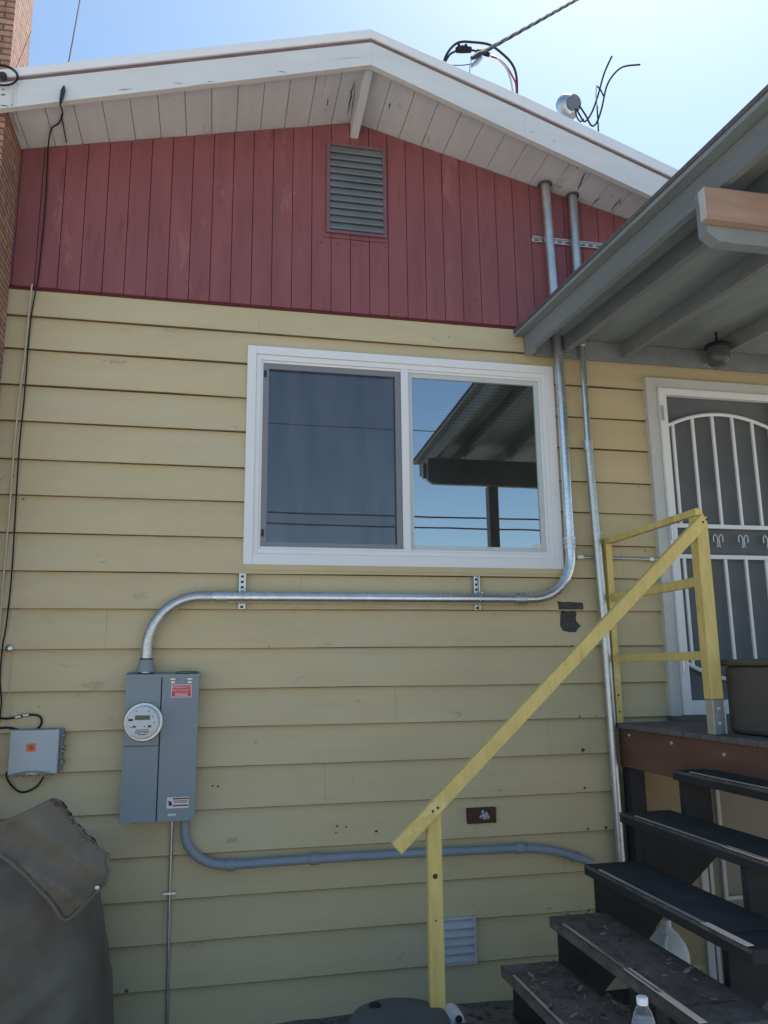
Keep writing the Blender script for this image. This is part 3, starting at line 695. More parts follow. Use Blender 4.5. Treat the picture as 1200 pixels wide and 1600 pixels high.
m = MB(); m.lathe([(.058, 0), (.058, .006), (.05, .010), (.001, .012)], (-.125, -.072, PZ1+.006), n=24); m.build('knockout_cap', mat('cap_dark', (.10, .14, .13), .6, 0, .1, 10, 0), T, smooth=True)
m = MB()
for cx, cz in ((-.345, .876), (-.10, .874), (-.41, 1.604), (-.25, 1.604)): m.lathe([(.006, 0), (.005, .004), (.001, .006)], (cx, PY-.002 if cz < 1 else -.05, cz), (0, -1, 0) if cz < 1 else (0, 0, 1), 8)
m.each('screw', ZINC, T, smooth=True)
# meter
mc = Vector((-.327, PY-.002, 1.356))
m = MB(); m.lathe([(.098, 0), (.098, .014), (.093, .022), (.082, .022)], mc, (0, -1, 0), 40); mr_ = m.build('meter_ring', ZINC, T, smooth=True)
m = MB(); m.lathe([(.082, .01), (.082, .080), (.079, .090), (.072, .094), (.001, .095)], mc, (0, -1, 0), 40); mt = m.build('meter', MFACE, T, smooth=True)
fyv = mc.y-.0955
m = MB(); m.box((mc.x-.036, fyv-.0014, mc.z+.014), (mc.x+.036, fyv, mc.z+.036)); m.build('display', LCD, mt)
m = MB()
m.box((mc.x-.046, fyv-.001, mc.z-.022), (mc.x-.030, fyv, mc.z-.014)); m.box((mc.x+.028, fyv-.001, mc.z-.022), (mc.x+.044, fyv, mc.z-.013)); m.box((mc.x-.067, fyv-.001, mc.z+.010), (mc.x-.046, fyv, mc.z+.020))
for q in ((-.03, .055), (.03, .055), (.05, .03), (.058, .0), (-.055, -.02), (.012, -.018)): m.box((mc.x+q[0]-.003, fyv-.001, mc.z+q[1]-.002), (mc.x+q[0]+.003, fyv, mc.z+q[1]+.002))
for i, (a, b) in enumerate(((-.030, .032), (-.034, .036), (-.032, -.004), (.006, .030), (-.018, .02))):
    z = mc.z-.034-[0, .008, .015, .015, .023][i]; m.box((mc.x+a, fyv-.001, z-.0014), (mc.x+b, fyv, z+.0014))
m.build('meter_marking', INK, mt)
# stickers
m = MB(); m.box((-.197, PY-.0055, 1.474), (-.095, PY-.0042, 1.539)); m.build('sticker_edge', WLAB, brk)
m = MB(); m.box((-.1935, PY-.0062, 1.4775), (-.0985, PY-.0054, 1.5355)); m.build('emergency_sticker', REDL, brk)
text('EMERGENCY', 'lettering', WLAB, brk, (-.146, PY-.0068, 1.525), .0165)
text('DISCONNECT', 'lettering', WLAB, brk, (-.146, PY-.0068, 1.509), .0158)
m = MB()
for z, a in ((1.4955, .034), (1.4885, .03), (1.4825, .036)): m.box((-.146-a, PY-.0070, z-.0013), (-.146+a, PY-.0064, z+.0013))
m.build('fine_print', WLAB, brk)
m = MB(); m.box((-.197, PY-.0055, .929), (-.090, PY-.0042, .982)); m.build('warning_label', WLAB, brk)
m = MB(); m.box((-.168, PY-.0064, .971), (-.092, PY-.0056, .979)); m.box((-.168, PY-.0064, .938), (-.092, PY-.0056, .946)); m.build('label_band', RINK, brk)
m = MB(); m.lathe([(.009, 0), (.009, .0012)], (-.180, PY-.0052, .950), (0, -1, 0), 14); m.prism([(-.193, PY-.0056, .968), (-.184, PY-.0056, .964), (-.172, PY-.0056, .962), (-.176, PY-.0056, .957), (-.188, PY-.0056, .958)], (0, -.001, 0))
for z in (.965, .960, .955): m.box((-.165, PY-.0064, z-.001), (-.096, PY-.0056, z+.001))
m.build('label_print', INK, brk)
m = MB(); m.box((-.190, PY-.0050, .893), (-.150, PY-.0042, .904)); m.build('small_label', MATS['sash_grey'], brk)

# ------------------------------------------------------------------ phone box
T = thing('telephone_box', (-.86, 0, 1.1), 'pale grey square utility box with a small orange logo, left of the meter panel', 'utility box')
m = MB(); m.box((-.966, -.055, 1.118), (-.722, -.022, 1.330)); m.build('base', BOXD, T, .006)
n = 10; m = MB()
top = []; 
prof = [(-.968, -.055), (-.968, -.082)]
for k in range(n+1): t = k/n; prof.append((-.968+.23*t, -.088-.014*sin(pi*t)))
prof += [(-.738, -.082), (-.738, -.055)]
m.prism([(x, y, 1.112) for x, y in prof], (0, 0, .214)); m.build('lid', BOXM, T, .004)
m = MB(); 
for k in range(n): 
    t0, t1 = k/n, (k+1)/n
    m.poly([(-.962+.218*t0, -.100, 1.112), (-.962+.218*t1, -.100, 1.112), (-.962+.218*t1, -.1035, 1.112+.020*sin(pi*t1)), (-.962+.218*t0, -.1035, 1.112+.020*sin(pi*t0))])
m.build('lid_lip', BOXD, T)
m = MB(); m.box((-.885, -.1035, 1.224), (-.842, -.101, 1.262)); og = m.build('logo_plate', ORG, T)
m = MB(); m.lathe([(.011, 0), (.011, .0008)], (-.8635, -.1036, 1.243), (0, -1, 0), 12); m.build('logo_mark', mat('logo_dark', (.45, .09, .04), .5, 0, .1, 9, 0), og)
m = MB()
for z in (1.155, 1.165, 1.215, 1.235, 1.29): m.box((-.728, -.075, z), (-.712, -.035, z+.009))
for x in (-.93, -.90, -.87, -.83, -.79, -.76): m.tube([(x, -.06, 1.10), (x, -.06, 1.118)], .008, 8)
m.each('grommet', BOXD, T, smooth=True)
def cable(name, pts, r, m_, label, cat, group=None, sub=6, n=8):
    o = MB().tube(smoothpath(pts, sub), r, n).build(name, m_, None, smooth=True); tag(o, label, cat, group); return o
def wp(px, py, y=-.03): return tuple(at(px, py, 1, y))
cable('cable', [wp(22, 1208, -.06), wp(10, 1208), wp(14, 1222), wp(28, 1236), wp(42, 1237), wp(58, 1228), wp(68, 1214, -.05)], .0045, BLK, 'dark cable looping under the pale grey utility box', 'cable')
T = thing('cable', (-.95, 0, 1.38), 'black coaxial cable looping above the pale grey utility box with metal connectors', 'cable')
MB().tube(smoothpath([wp(-12, 1120), wp(8, 1123), wp(25, 1121), wp(40, 1118), wp(55, 1117), wp(64, 1122), wp(64, 1132), wp(56, 1140), wp(42, 1142), wp(28, 1140), wp(12, 1137), wp(-12, 1139)]), .0055, 8).build('cable_jacket', BLK, T, smooth=True)
MB().tube([wp(24, 1121, -.034), wp(33, 1119, -.034)], .009, 8).build('connector', ZINC, T, smooth=True)
MB().tube([wp(36, 1118, -.034), wp(45, 1117, -.034)], .008, 8).build('connector', ZINC, T, smooth=True)
m = MB(); m.lathe([(.017, 0), (.020, .006), (.015, .014), (.005, .016)], wp(15, 1013, -.026), (0, -1, 0), 16); T = tag(m.build('wire_anchor', ZINC, None, smooth=True), 'round metal wire anchor on the siding at the far left', 'wire anchor')
P = [wp(x, y, yy) for x, y, yy in ((75, 232, -.05), (74, 260, -.04), (70, 330, -.04), (60, 430, -.04), (48, 500, -.035), (38, 620, -.035), (30, 700, -.035), (24, 800, -.035), (18, 900, -.035), (10, 975, -.035), (4, 1010, -.035), (0, 1060, -.035), (2, 1100, -.035), (-4, 1140, -.035))]
lw0 = onf(98, 165); hook = onf(98, 152); far = at(125, 0, 1, .15)
pole_l = hook + (far-hook)*8
T = thing('telephone_wire', tuple(hook), 'thin dark telephone wire tied to the eave and running down the left of the wall', 'wire')
MB().tube(smoothpath([pole_l, far, hook+Vector((0, -.01, .03))], 10), .0042, 8).build('drop_wire', BLK, T, smooth=True)
MB().tube(smoothpath([hook+Vector((0, -.012, .04)), hook+Vector((-.004, -.012, .01)), lw0+Vector((-.010, -.012, 0)), ons(98, 175)+Vector((0, 0, -.01)), ons(92, 190)+Vector((0, 0, -.01)), ons(80, 200)+Vector((0, 0, -.01)), P[0]]+P[1:], 5), .0042, 8).build('wall_wire', BLK, T, smooth=True)
MB().tube([hook+Vector((.006, -.014, .06)), hook+Vector((.002, -.014, .03)), lw0+Vector((-.006, -.014, .03)), lw0+Vector((-.01, -.012, -.01))], [.004, .012, .010, .004], 8).build('wedge_clamp', WIREG, T, smooth=True)
MB().tube([ons(96, 178)+Vector((0, 0, -.006)), ons(104, 222)+Vector((0, 0, -.004))], .003, 6).build('tail', BLK, T, smooth=True)
cable('cable', [wp(x, y, -.035) for x, y in ((50, 444), (46, 480), (38, 560), (30, 620), (22, 700), (16, 780), (9, 860), (3, 930), (-2, 1000))], .005, CREAM, 'cream coloured cable running down the far left of the siding', 'cable')
cable('cable', [wp(15, 1016, -.03), wp(15, 1050), wp(15, 1090), wp(14, 1120), wp(12, 1140)], .0018, CREAM, 'thin pale string hanging from the round wire anchor', 'string')
T = thing('coiled_cable', tuple(onf(4, 122)), 'coil of thin grey wire hooked on the left end of the eave', 'cable')
m = MB(); c = onf(4, 122)+Vector((0, -.02, 0))
for k in range(3):
    m.tube([c+Vector(((.075+.006*k)*cos(t), -.006*k, (.055+.005*k)*sin(t)-.004*k)) for t in [2*pi*q/24 for q in range(25)]], .0022, 5)
m.build('coil', BLK, T, smooth=True)
m = MB(); m.lathe([(.02, 0), (.02, .02), (.008, .03)], c+Vector((.01, 0, -.01)), (0, -1, 0), 10); m.build('insulator', WIREG, T, smooth=True)
a = onf(19, 135)+Vector((0, -.012, 0))
MB().tube([a, onf(19, 165)+Vector((0, -.012, 0)), ons(22, 182)+Vector((0, 0, -.008)), ons(30, 204)+Vector((0, 0, -.004))], .005, 6).build('white_tail', WWHT, T, smooth=True)

# ------------------------------------------------------------------ service drop and roof wiring
A = onf(735, 105)+Vector((0, -.03, .035)); Bf = at(900, 0, 1, -3.0); 
# straight ray in the picture; choose the height so that the span climbs to a pole behind the viewer
dirA = (Bf-CAM); Bf = CAM + dirA*((.6-CAM.y)/dirA.y)
span = (Bf-A); end = A+span.normalized()*16
T = thing('service_drop', tuple(A), 'twisted grey power service cable reaching from the eave up across the sky', 'power cable')
pts = [A+(end-A)*t/40 + Vector((0, 0, -.22*(t/40)*(1-t/40))) for t in range(41)]
for kk in range(3):
    m = MB(); tw = []
    fine = [A+(end-A)*t/220 for t in range(221)]
    for i, p in enumerate(fine):
        a_ = i*.75+kk*2*pi/3; tw.append(p+Vector((.008*cos(a_), 0, .008*sin(a_))))
    m.tube(tw, .0065, 5); m.build('conductor', WIREG, T, smooth=True)
m = MB(); m.tube([A, A+span.normalized()*.10, A+span.normalized()*.22], [.008, .02, .010], 8); m.build('wedge_clamp', WIREG, T, smooth=True)
m = MB(); m.tube([A, A+Vector((-.01, .01, -.05)), onf(733, 117)+Vector((0, -.012, 0))], .004, 6); m.build('hook', ZINC, T, smooth=True)
yl = -.25
def lp(px, py, y=yl): return tuple(at(px, py, 1, y))
cable('splice_wire', [lp(694, 104), lp(695, 92), lp(704, 76), lp(718, 66), lp(740, 66), lp(765, 70), lp(785, 84), lp(800, 100), lp(807, 120), lp(808, 155)], .008, WIREG, 'dark grey wire arching highest over the roof edge by the service cable', 'wire', 'spliced wires above the rake')
cable('splice_wire', [lp(767, 88), lp(780, 93), lp(792, 105), lp(801, 120), lp(806, 132), lp(807, 155)], .006, WRED, 'red wire among the spliced wires above the roof edge', 'wire', 'spliced wires above the rake')
cable('splice_wire', [lp(760, 86), lp(775, 90), lp(790, 105), lp(798, 125), lp(803, 155)], .006, WWHT, 'white wire beside the red one above the roof edge', 'wire', 'spliced wires above the rake')
cable('splice_wire', [lp(696, 96), lp(703, 85), lp(712, 80), lp(716, 78)], .007, WIREG, 'short wire leading into the left splice connector on the roof', 'wire', 'spliced wires above the rake')
cable('splice_wire', [lp(694, 90), lp(700, 100), lp(720, 102), lp(740, 99), lp(750, 94)], .003, WIREG, 'thinnest grey wire sagging under the splice connectors', 'wire', 'spliced wires above the rake')
m = MB(); m.tube([lp(713, 78), lp(722, 77), lp(736, 78)], [.018, .024, .018], 8); m.tube([lp(717, 77), lp(717, 70)], .010, 8); m.tube([lp(728, 77), lp(728, 70)], .010, 8); m.tube([lp(736, 78), lp(745, 80)], .007, 6)
tag(m.build('splice_connector', BLK, None, smooth=True), 'black splice connector with two bumps left of the service cable', 'connector')
m = MB(); m.tube([lp(745, 80), lp(755, 82), lp(765, 86)], [.012, .018, .014], 8); tag(m.build('splice_connector', BLK, None, smooth=True), 'black splice connector right beside the service cable', 'connector')
m = MB(); m.tube([lp(737, 104), lp(744, 98), lp(752, 90)], [.008, .018, .012], 8); tag(m.build('wedge_clamp', GALD, None, smooth=True), 'grey dead end clamp just under the service cable', 'clamp')
yl = -.12
cable('lead_wire', [lp(901, 170), lp(906, 180), lp(914, 190), lp(925, 175), lp(934, 150), (lp(944, 115)), lp(956, 88)], .006, WIREG, 'straight grey lead wire rising from the weatherhead into the sky', 'wire', 'loose lead wires at the weatherhead')
cable('lead_wire', [lp(905, 165), lp(915, 180), lp(924, 196), lp(932, 192), lp(940, 170), lp(948, 135), lp(960, 115), lp(975, 104), lp(1000, 101)], .006, WIREG, 'lead wire from the weatherhead that bends over to the right at its top', 'wire', 'loose lead wires at the weatherhead')
cable('lead_wire', [lp(932, 134), lp(938, 140), lp(943, 150)], .005, WIREG, 'tiny stub of wire between the two tall lead wires', 'wire', 'loose lead wires at the weatherhead')
T = thing('lead_wire', lp(933, 166), 'short lead wire with a white middle section between the tall ones', 'wire', 'loose lead wires at the weatherhead')
MB().tube([lp(932, 134), lp(931, 150), lp(933, 166)], .0045, 6).build('white_section', WWHT, T, smooth=True)
MB().tube([lp(933, 166), lp(934, 185), lp(935, 205)], .005, 6).build('grey_section', WIREG, T, smooth=True)
cable('lead_wire', [lp(899, 170), lp(901, 182), lp(907, 190), lp(912, 186)], .005, WIREG, 'lowest curl of wire directly under the weatherhead hood', 'wire', 'loose lead wires at the weatherhead')

# ------------------------------------------------------------------ porch roof
PR = thing('porch_roof', (1.84, 0, 3.6), 'dark weathered porch roof slanting over the deck and back door', 'porch roof')
PXL, PXR, PYO = 1.83, 4.9, -2.62
def pz(y): return 3.706 + .060*y
def slab(m, x0, x1, y0, y1, dz0, dz1):
    m.prism([(x0, y0, pz(y0)+dz0), (x0, y0, pz(y0)+dz1), (x0, y1, pz(y1)+dz1), (x0, y1, pz(y1)+dz0)], (x1-x0, 0, 0)); return m
slab(MB(), PXL-.006, PXR, -.012, PYO-.02, -.008, .012).build('roofing', ROOFM, PR)
slab(MB(), PXL, PXR, -.010, PYO, -.030, -.009).build('sheathing', PSOF, PR)
# barge board with rounded tail at the wall
ys_ = [-.02, -.02, -.05, -.10] + [-.3, PYO+.02]
pts = [(1.885, -.02, pz(-.02)-.031), (1.885, -.02, 3.575), (1.885, -.035, 3.545), (1.885, -.07, 3.528), (1.885, -.12, 3.530), (1.885, -.16, 3.545), (1.885, PYO+.02, pz(PYO)-.15), (1.885, PYO+.02, pz(PYO)-.031)]
MB().prism(pts, (.035, 0, 0)).build('barge_board', PROOF, PR, .003)
for rx in (2.13, 2.55, 3.15, 3.75, 4.35, 4.80):
    m = MB(); slab(m, rx, rx+.04, -.03, -2.5, -.13, -.031)
    m.build('rafter', PROOF, PR, .003)
m = MB(); m.box((1.95, -.045, 3.545), (PXR, -.026, 3.672)); m.build('ledger', PROOF, PR, .003)
m = MB(); m.prism([(PXL+.1, PYO+.015, pz(PYO)-.031), (PXL+.1, PYO+.015, pz(PYO)-.16), (PXL+.1, PYO+.05, pz(PYO)-.16), (PXL+.1, PYO+.05, pz(PYO)-.031)], (PXR-PXL-.2, 0, 0)); m.build('eave_board', PROOF, PR, .003)
m = MB(); m.prism([(1.80, -1.99, 3.225), (1.85, -1.99, 3.19), (4.85, -1.99, 3.19), (4.85, -1.99, 3.42), (1.80, -1.99, 3.42)], (0, -.06, 0)); m.build('beam', PROOF, PR, .004)
m = MB(); m.box((1.775, -2.093, 3.25), (4.85, -2.053, 3.385)); m.build('facing_board', RAW, PR, .003, label='raw tan board nailed to the outer beam')
m = MB(); m.box((1.771, -2.090, 3.255), (1.7745, -2.056, 3.38)); m.build('board_end', OFFW, PR)
for px_, yy_ in ((2.42, -2.10), (4.5, -2.10)):
    m = MB(); m.box((px_-.045, yy_-.045, 1.282), (px_+.045, yy_+.045, 3.20)); m.build('post', PROOF, PR, .004)
# porch lantern
c = Vector((3.03, -.36, 3.50))
T = thing('porch_lantern', tuple(c), 'dark round lantern hanging below the porch roof above the door', 'lamp')
m = MB(); m.lathe([(.055, .075), (.075, .065), (.08, .045), (.03, .03)], c, n=20); m.build('lantern_cap', BLK, T, smooth=True)
m = MB(); m.lathe([(.04, -.075), (.062, -.055), (.072, 0), (.066, .045)], c, n=20); m.build('lantern_globe', mat('smoked_glass', (.07, .075, .08), .2, 0, .1, 5, 0), T, smooth=True)
m = MB(); m.tube([c+Vector((0, 0, .07)), c+Vector((0, 0, .15))], .008, 8); m.build('stem', BLK, T, smooth=True)

# ------------------------------------------------------------------ deck and steps
DK = thing('porch_deck', (2.36, 0, 0), 'raised wooden deck with brown painted rim boards at the back door', 'deck')
m = MB(); yb = -.028
while yb > -2.25:
    m.box((2.335, yb-.138, 1.252), (4.7, yb, 1.280)); yb -= .143
m.build('decking', DECKM, DK, .003)
m = MB(); m.box((2.36, -2.28, 1.035), (2.398, -.028, 1.250)); m.build('rim_board', BRN, DK, .004)
m = MB(); m.box((2.398, -2.28, 1.035), (4.7, -2.245, 1.250)); m.build('rim_board', BRN, DK, .004)
for jx in (2.8, 3.2, 3.6, 4.0, 4.4): MB().box((jx, -2.24, 1.06), (jx+.038, -.03, 1.250)).build('joist', STRG, DK)
for q in ((2.362, -.045), (2.43, -2.16), (4.5, -2.16)): MB().box((q[0], q[1]-.09, -.5), (q[0]+.09, q[1], 1.249 if q[1] < -1 else 1.03)).build('post', STRG, DK, .003)
m = MB()
for px, py in ((983, 1149), (1049, 1161), (1131, 1179)):
    p = at(px, py, 0, 2.36); m.lathe([(.012, 0), (.010, .004), (.002, .006)], p, (-1, 0, 0), 8)
m.each('bolt', ZINC, DK, smooth=True)

ST = thing('porch_steps', (1.28, -1.4, 0), 'dark open riser wooden steps going up to the deck', 'steps')
NOSE = [(2.19, 1.112), (1.945, .915), (1.690, .722), (1.50, .52), (1.28, .325), (1.065, .115)]
YF, YN = -.74, -2.07
tdep = .27
for i, (nx, z) in enumerate(NOSE):
    yf = (-.66, -.73, -.93, -.93, -.93)[i] if False else (-.86, -.77, -.89, -.91, -.87, -.87)[i]
    m = MB(); m.box((nx, YN, z-.045), (nx+tdep, yf, z)); t_ = m.build('tread', STRG if i < 3 else TREADG, ST, .005)
    m = MB(); m.box((nx-.0012, YN+.004, z-.011), (nx+.006, yf-.004, z+.0008)); m.build('worn_edge', mat('worn_edge', (.11, .10, .095), .85, 0, .5, 14, .4, 60, (1, 1, 1)) if 'worn_edge' not in MATS else MATS['worn_edge'], t_)
    m = MB(); m.box((nx+.012, YN+.16, z+.0014), (nx+tdep-.02, yf-.10, z+.004)); m.build('grip_mat', TREAD if i < 3 else TREADG, t_)
    m = MB(); m.box((nx+.002, YN+.26, z+.0045), (nx+.014, yf-.14, z+.008)); m.build('nosing_strip', ALU, t_)
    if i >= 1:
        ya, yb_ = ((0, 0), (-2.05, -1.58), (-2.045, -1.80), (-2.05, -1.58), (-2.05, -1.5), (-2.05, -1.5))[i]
        m = MB(); m.box((nx-.001, ya, z+.0045), (nx+.026, yb_, z+.0066)); m.build('sun_sliver', SLIVER, t_, label='pale peach strip painted as a sun sliver on the nosing')  # sun slivers painted as pale strips along the nosing
def stringer(y0, y1, cut):
    m = MB(); P = []
    tops = [(2.44, 1.112-.046)]
    P = [(2.355, 1.04), (2.355, NOSE[0][1]-.046)]
    for i, (nx, z) in enumerate(NOSE):
        cu = cut[i] if isinstance(cut, tuple) else cut; P.append((nx+cu, z-.046))
        nz = NOSE[i+1][1]-.046 if i < 5 else -.20
        P.append((nx+cu, nz))
    P += [(1.42, -.20)]; P += [(1.75, .20), (2.07, .49), (2.355, .72)]
    Q = []
    for p in P:
        if not Q or (abs(p[0]-Q[-1][0])+abs(p[1]-Q[-1][1])) > 1e-4: Q.append(p)
    m.prism([(x, y0, z) for x, z in Q], (0, y1-y0, 0)); return m.build('stringer', STRG, ST, .003)
stringer(-.915, -.875, (.02, .04, .05, .05, .05, .05)); stringer(-1.70, -1.66, (.03, .012, .16, .12, .10, .06))

# ------------------------------------------------------------------ yellow railing
YR = thing('handrail', (2.36, -.9, 1.28), 'yellow painted wooden guard and sloping handrail beside the steps', 'railing')
m = MB(); m.box((2.335, -.075, 1.281), (2.375, -.032, 2.345)); bp_ = m.build('post', YEL, YR, .003)
m = MB()
for z in (1.345, 1.44): m.lathe([(.006, 0), (.005, .003), (.001, .004)], (2.352, -.076, z), (0, -1, 0), 8)
m.each('bolt_hole', INK, bp_)
m = MB(); m.box((2.345, -1.00, 1.445), (2.41, -.935, 2.338)); fp = m.build('post', YEL, YR, .004)
m = MB(); m.box((2.350, -.993, 1.281), (2.405, -.941, 1.445)); m.build('bare_post_foot', mat('grey_weathered', (.20, .185, .165), .8, 0, .2, 8, .5, 40, (3, 3, .5)), fp, .003)
m = MB(); m.box((2.349, -1.0015, 1.282), (2.407, -.9945, 1.443)); m.box((2.344, -1.004, 1.282), (2.3492, -.945, 1.443)); m.box((2.4068, -1.004, 1.282), (2.412, -.945, 1.443)); pb = m.build('post_bracket', ZINC, fp, .001)
m = MB()
for z in (1.33, 1.40): m.lathe([(.013, 0), (.013, .005), (.007, .006), (.007, .012)], (2.38, -1.002, z), (0, -1, 0), 6)
m.each('bolt', GALD, pb, smooth=True)
MB().box((2.340, -1.01, 2.340), (2.374, -.030, 2.376)).build('rail', YEL, YR, .003)
MB().box((2.345, -.934, 1.990), (2.370, -.076, 2.038)).build('rail', YEL, YR, .003)
MB().box((2.345, -.934, 1.630), (2.370, -.076, 1.674)).build('rail', YEL, YR, .003)
a = Vector((.795, -1.024, .852)); b = Vector((2.40, -1.024, 2.318))
d = (b-a).normalized(); nrm = Vector((-d.z, 0, d.x))
m = MB(); off = nrm*.012; m.prism([a+off-nrm*.031, a+off+nrm*.029, b+off+nrm*.029, b+off-nrm*.031 - d*.03], (0, .034, 0)); o = m.build('sloping_rail', YEL, YR, .003)
m = MB()
for bx_ in (.955, 2.375):
    for dz in (-.008, .014):
        m.lathe([(.006, 0), (.005, .003), (.001, .004)], (bx_+dz, -1.024, a.z+(bx_-a.x)*(d.z/d.x)+.012+dz*.6), (0, -1, 0), 8)
m.each('screw', RUST, o)
m = MB(); zt = a.z+(.975-a.x)*(d.z/d.x)
x0, x1 = .932, .996
m.prism([(x0, -.983, -.19), (x1, -.983, -.19), (x1, -.983, a.z+(x1-a.x)*d.z/d.x+.03), (x0, -.983, a.z+(x0-a.x)*d.z/d.x+.03)], (0, .038, 0)); nw = m.build('newel', YEL, YR, .003)
m = MB(); m.lathe([(.011, 0), (.011, .002), (.001, .0025)], (.962, -.984, .735), (0, -1, 0), 12); m.lathe([(.004, 0), (.001, .002)], (.96, -.984, .56), (0, -1, 0), 8); m.each('knot', mat('knot', (.10, .05, .03), .8, 0, .2, 40, 0), nw)

# ------------------------------------------------------------------ bin on the deck
T = thing('storage_bin', (2.7, -1.1, 1.28), 'dusky grey brown storage bin on the deck right of the corner post', 'bin')
m = MB(); m.box((2.47, -1.28, 1.283), (3.05, -.93, 1.60)); m.build('tub', BIN, T, .02)
m = MB(); m.box((2.455, -1.295, 1.60), (3.065, -.915, 1.632)); m.build('lid', BIN, T, .012)

# ------------------------------------------------------------------ things under and on the steps
p = at(1040, 1437, 0, 2.12); jb = Vector((2.12, p.y, p.z-.27))
T = thing('plastic_jug', tuple(jb), 'milky translucent plastic jug standing behind the fourth step', 'jug')
def superell(c, w_, d_, z, n=24, e=3.2):
    out = []
    for k in range(n):
        t = 2*pi*k/n; cx_ = abs(cos(t))**(2/e)*(1 if cos(t) > 0 else -1); sy_ = abs(sin(t))**(2/e)*(1 if sin(t) > 0 else -1)
        out.append(Vector((c.x+cx_*w_, c.y+sy_*d_, z)))
    return out
def loft(m, rings):
    R_ = [[m.bm.verts.new(v) for v in r] for r in rings]
    for a_, b_ in zip(R_, R_[1:]):
        n = len(a_)
        for k in range(n): m.bm.faces.new((a_[k], a_[(k+1) % n], b_[(k+1) % n], b_[k]))
    m.bm.faces.new(R_[0][::-1]); m.bm.faces.new(R_[-1]); return m
loft(MB(), [superell(jb, w_, w_, jb.z+h_) for w_, h_ in ((.070, 0), (.082, .01), (.085, .10), (.084, .135), (.072, .175), (.045, .215), (.022, .238), (.020, .25))]).build('body', JUG, T, smooth=True)
m = MB(); m.lathe([(.023, .245), (.023, .268), (.020, .272)], jb, n=20); m.build('cap', JUG, T, smooth=True)
m = MB(); m.tube(smoothpath([jb+Vector((-.03, -.045, .215)), jb+Vector((-.055, -.07, .19)), jb+Vector((-.06, -.08, .14)), jb+Vector((-.055, -.075, .10))], 5), .012, 8); m.build('handle', JUG, T, smooth=True)
blk = MB(); gzz = gz(jb.x, jb.y); blk.box((jb.x-.15, jb.y-.12, gzz-.02), (jb.x+.18, jb.y+.12, jb.z-.001)); tag(blk.build('concrete_block', CONC, None, .006), 'grey concrete block under the milky plastic jug', 'block')

# tub by the wall
c = Vector((.79, -1.02, 0)); T = thing('rubber_tub', tuple(c), 'upturned charcoal rubber tub on the ground by the yellow newel', 'tub')
m = MB(); m.lathe([(.26, -.19), (.25, -.10), (.212, .17), (.206, .205), (.195, .222), (.17, .228), (.001, .232)], c, n=40); m.build('shell', mat('charcoal_rubber', (.10, .11, .115), .6, 0, .15, 6, .2), T, smooth=True)
m = MB(); m.lathe([(.27, -.18), (.272, -.15), (.258, -.14)], c, n=40); m.build('rim', BLK, T, smooth=True)
m = MB(); m.lathe([(.026, .228), (.024, .236), (.001, .237)], c+Vector((-.08, .11, 0)), n=12); m.build('plug', BLK, T, smooth=True)
# white container
c = Vector((1.12, -1.03, .0)); T = thing('white_canister', tuple(c), 'white plastic canister with a handle hole beside the yellow newel', 'canister')
m = MB(); R_ = Matrix.Rotation(rad(-20), 3, 'Y'); cc = Vector((1.085, -.79, .035))
m.prism([cc+R_@Vector(q) for q in ((-.09, .05, -.17), (.06, .05, -.17), (.06, .05, .09), (.03, .05, .115), (-.02, .05, .10), (-.09, .05, .03))], (0, -.10, 0)); m.build('body', VIN, T, .012)
m = MB(); m.lathe([(.016, 0), (.016, .002)], cc+R_@Vector((.035, -.051, .075)), (0, -1, 0), 14); m.build('handle_hole', WIREG, T)
# water bottle on a crate
bc = at(1003, 1557, 1, -2.4); base = Vector((bc.x, bc.y, bc.z-.205))
T = thing('water_bottle', tuple(base), 'clear plastic water bottle with a white cap at the bottom edge', 'bottle')
m = MB(); m.lathe([(.026, 0), (.032, .006), (.0325, .05), (.0305, .06), (.0325, .07), (.0325, .115), (.031, .140), (.024, .165), (.0145, .183), (.0125, .190)], base, n=28); m.build('body', CLEAR, T, smooth=True)
m = MB(); m.lathe([(.024, .004), (.030, .01), (.030, .12), (.027, .148), (.026, .150)], base, n=24); m.build('water', mat('water', (.9, .95, 1), .02, 0, 0, 5, 0, trans=1, ior=1.33), T, smooth=True)
m = MB(); m.lathe([(.0145, .187), (.0148, .203), (.013, .205)], base, n=24); m.build('cap', mat('cap_white', (.85, .85, .85), .4, 0, .02, 5, 0), T, smooth=True)
m = MB(); m.lathe([(.0332, .065), (.0332, .112)], base, n=28); m.build('paper_label', WLAB, T, smooth=True)
T = thing('wooden_crate', (base.x, base.y, 0), 'raw wooden crate holding up the water bottle', 'crate')
zt = base.z-.001
m = MB()
for k in range(5): m.box((base.x-.25, base.y-.22+.08*k, zt-.02), (base.x+.15, base.y-.22+.08*k+.072, zt))
m.build('top_slat', RAW, T, .002)
m = MB()
for sx in (-.25, .13):
    for k in range(8): m.box((base.x+sx, base.y-.22, zt-.105-.085*k), (base.x+sx+.02, base.y+.17, zt-.030-.085*k))
for px_ in (-.23, .10):
    for py_ in (-.215, .14): m.box((base.x+px_, base.y+py_, -.18), (base.x+px_+.03, base.y+py_+.03, zt-.0205))
m.build('side_slat', RAW, T, .002)
# leaf flecks added to two lower treads, imitating mottled lens glare
lf = MB()
leafs(110, lambda: random.uniform(1.51, 1.74), lambda: -random.uniform(.88, 2.0), lambda x, y: .524, .006, .016)
leafs(160, lambda: random.uniform(1.29, 1.52), lambda: -random.uniform(.92, 2.0), lambda x, y: .329, .006, .018)
tag(lf.build('glare_flecks', LEAF), 'brown leaf flecks added over the lowest steps to imitate mottled glare', 'leaf litter', kind='stuff')

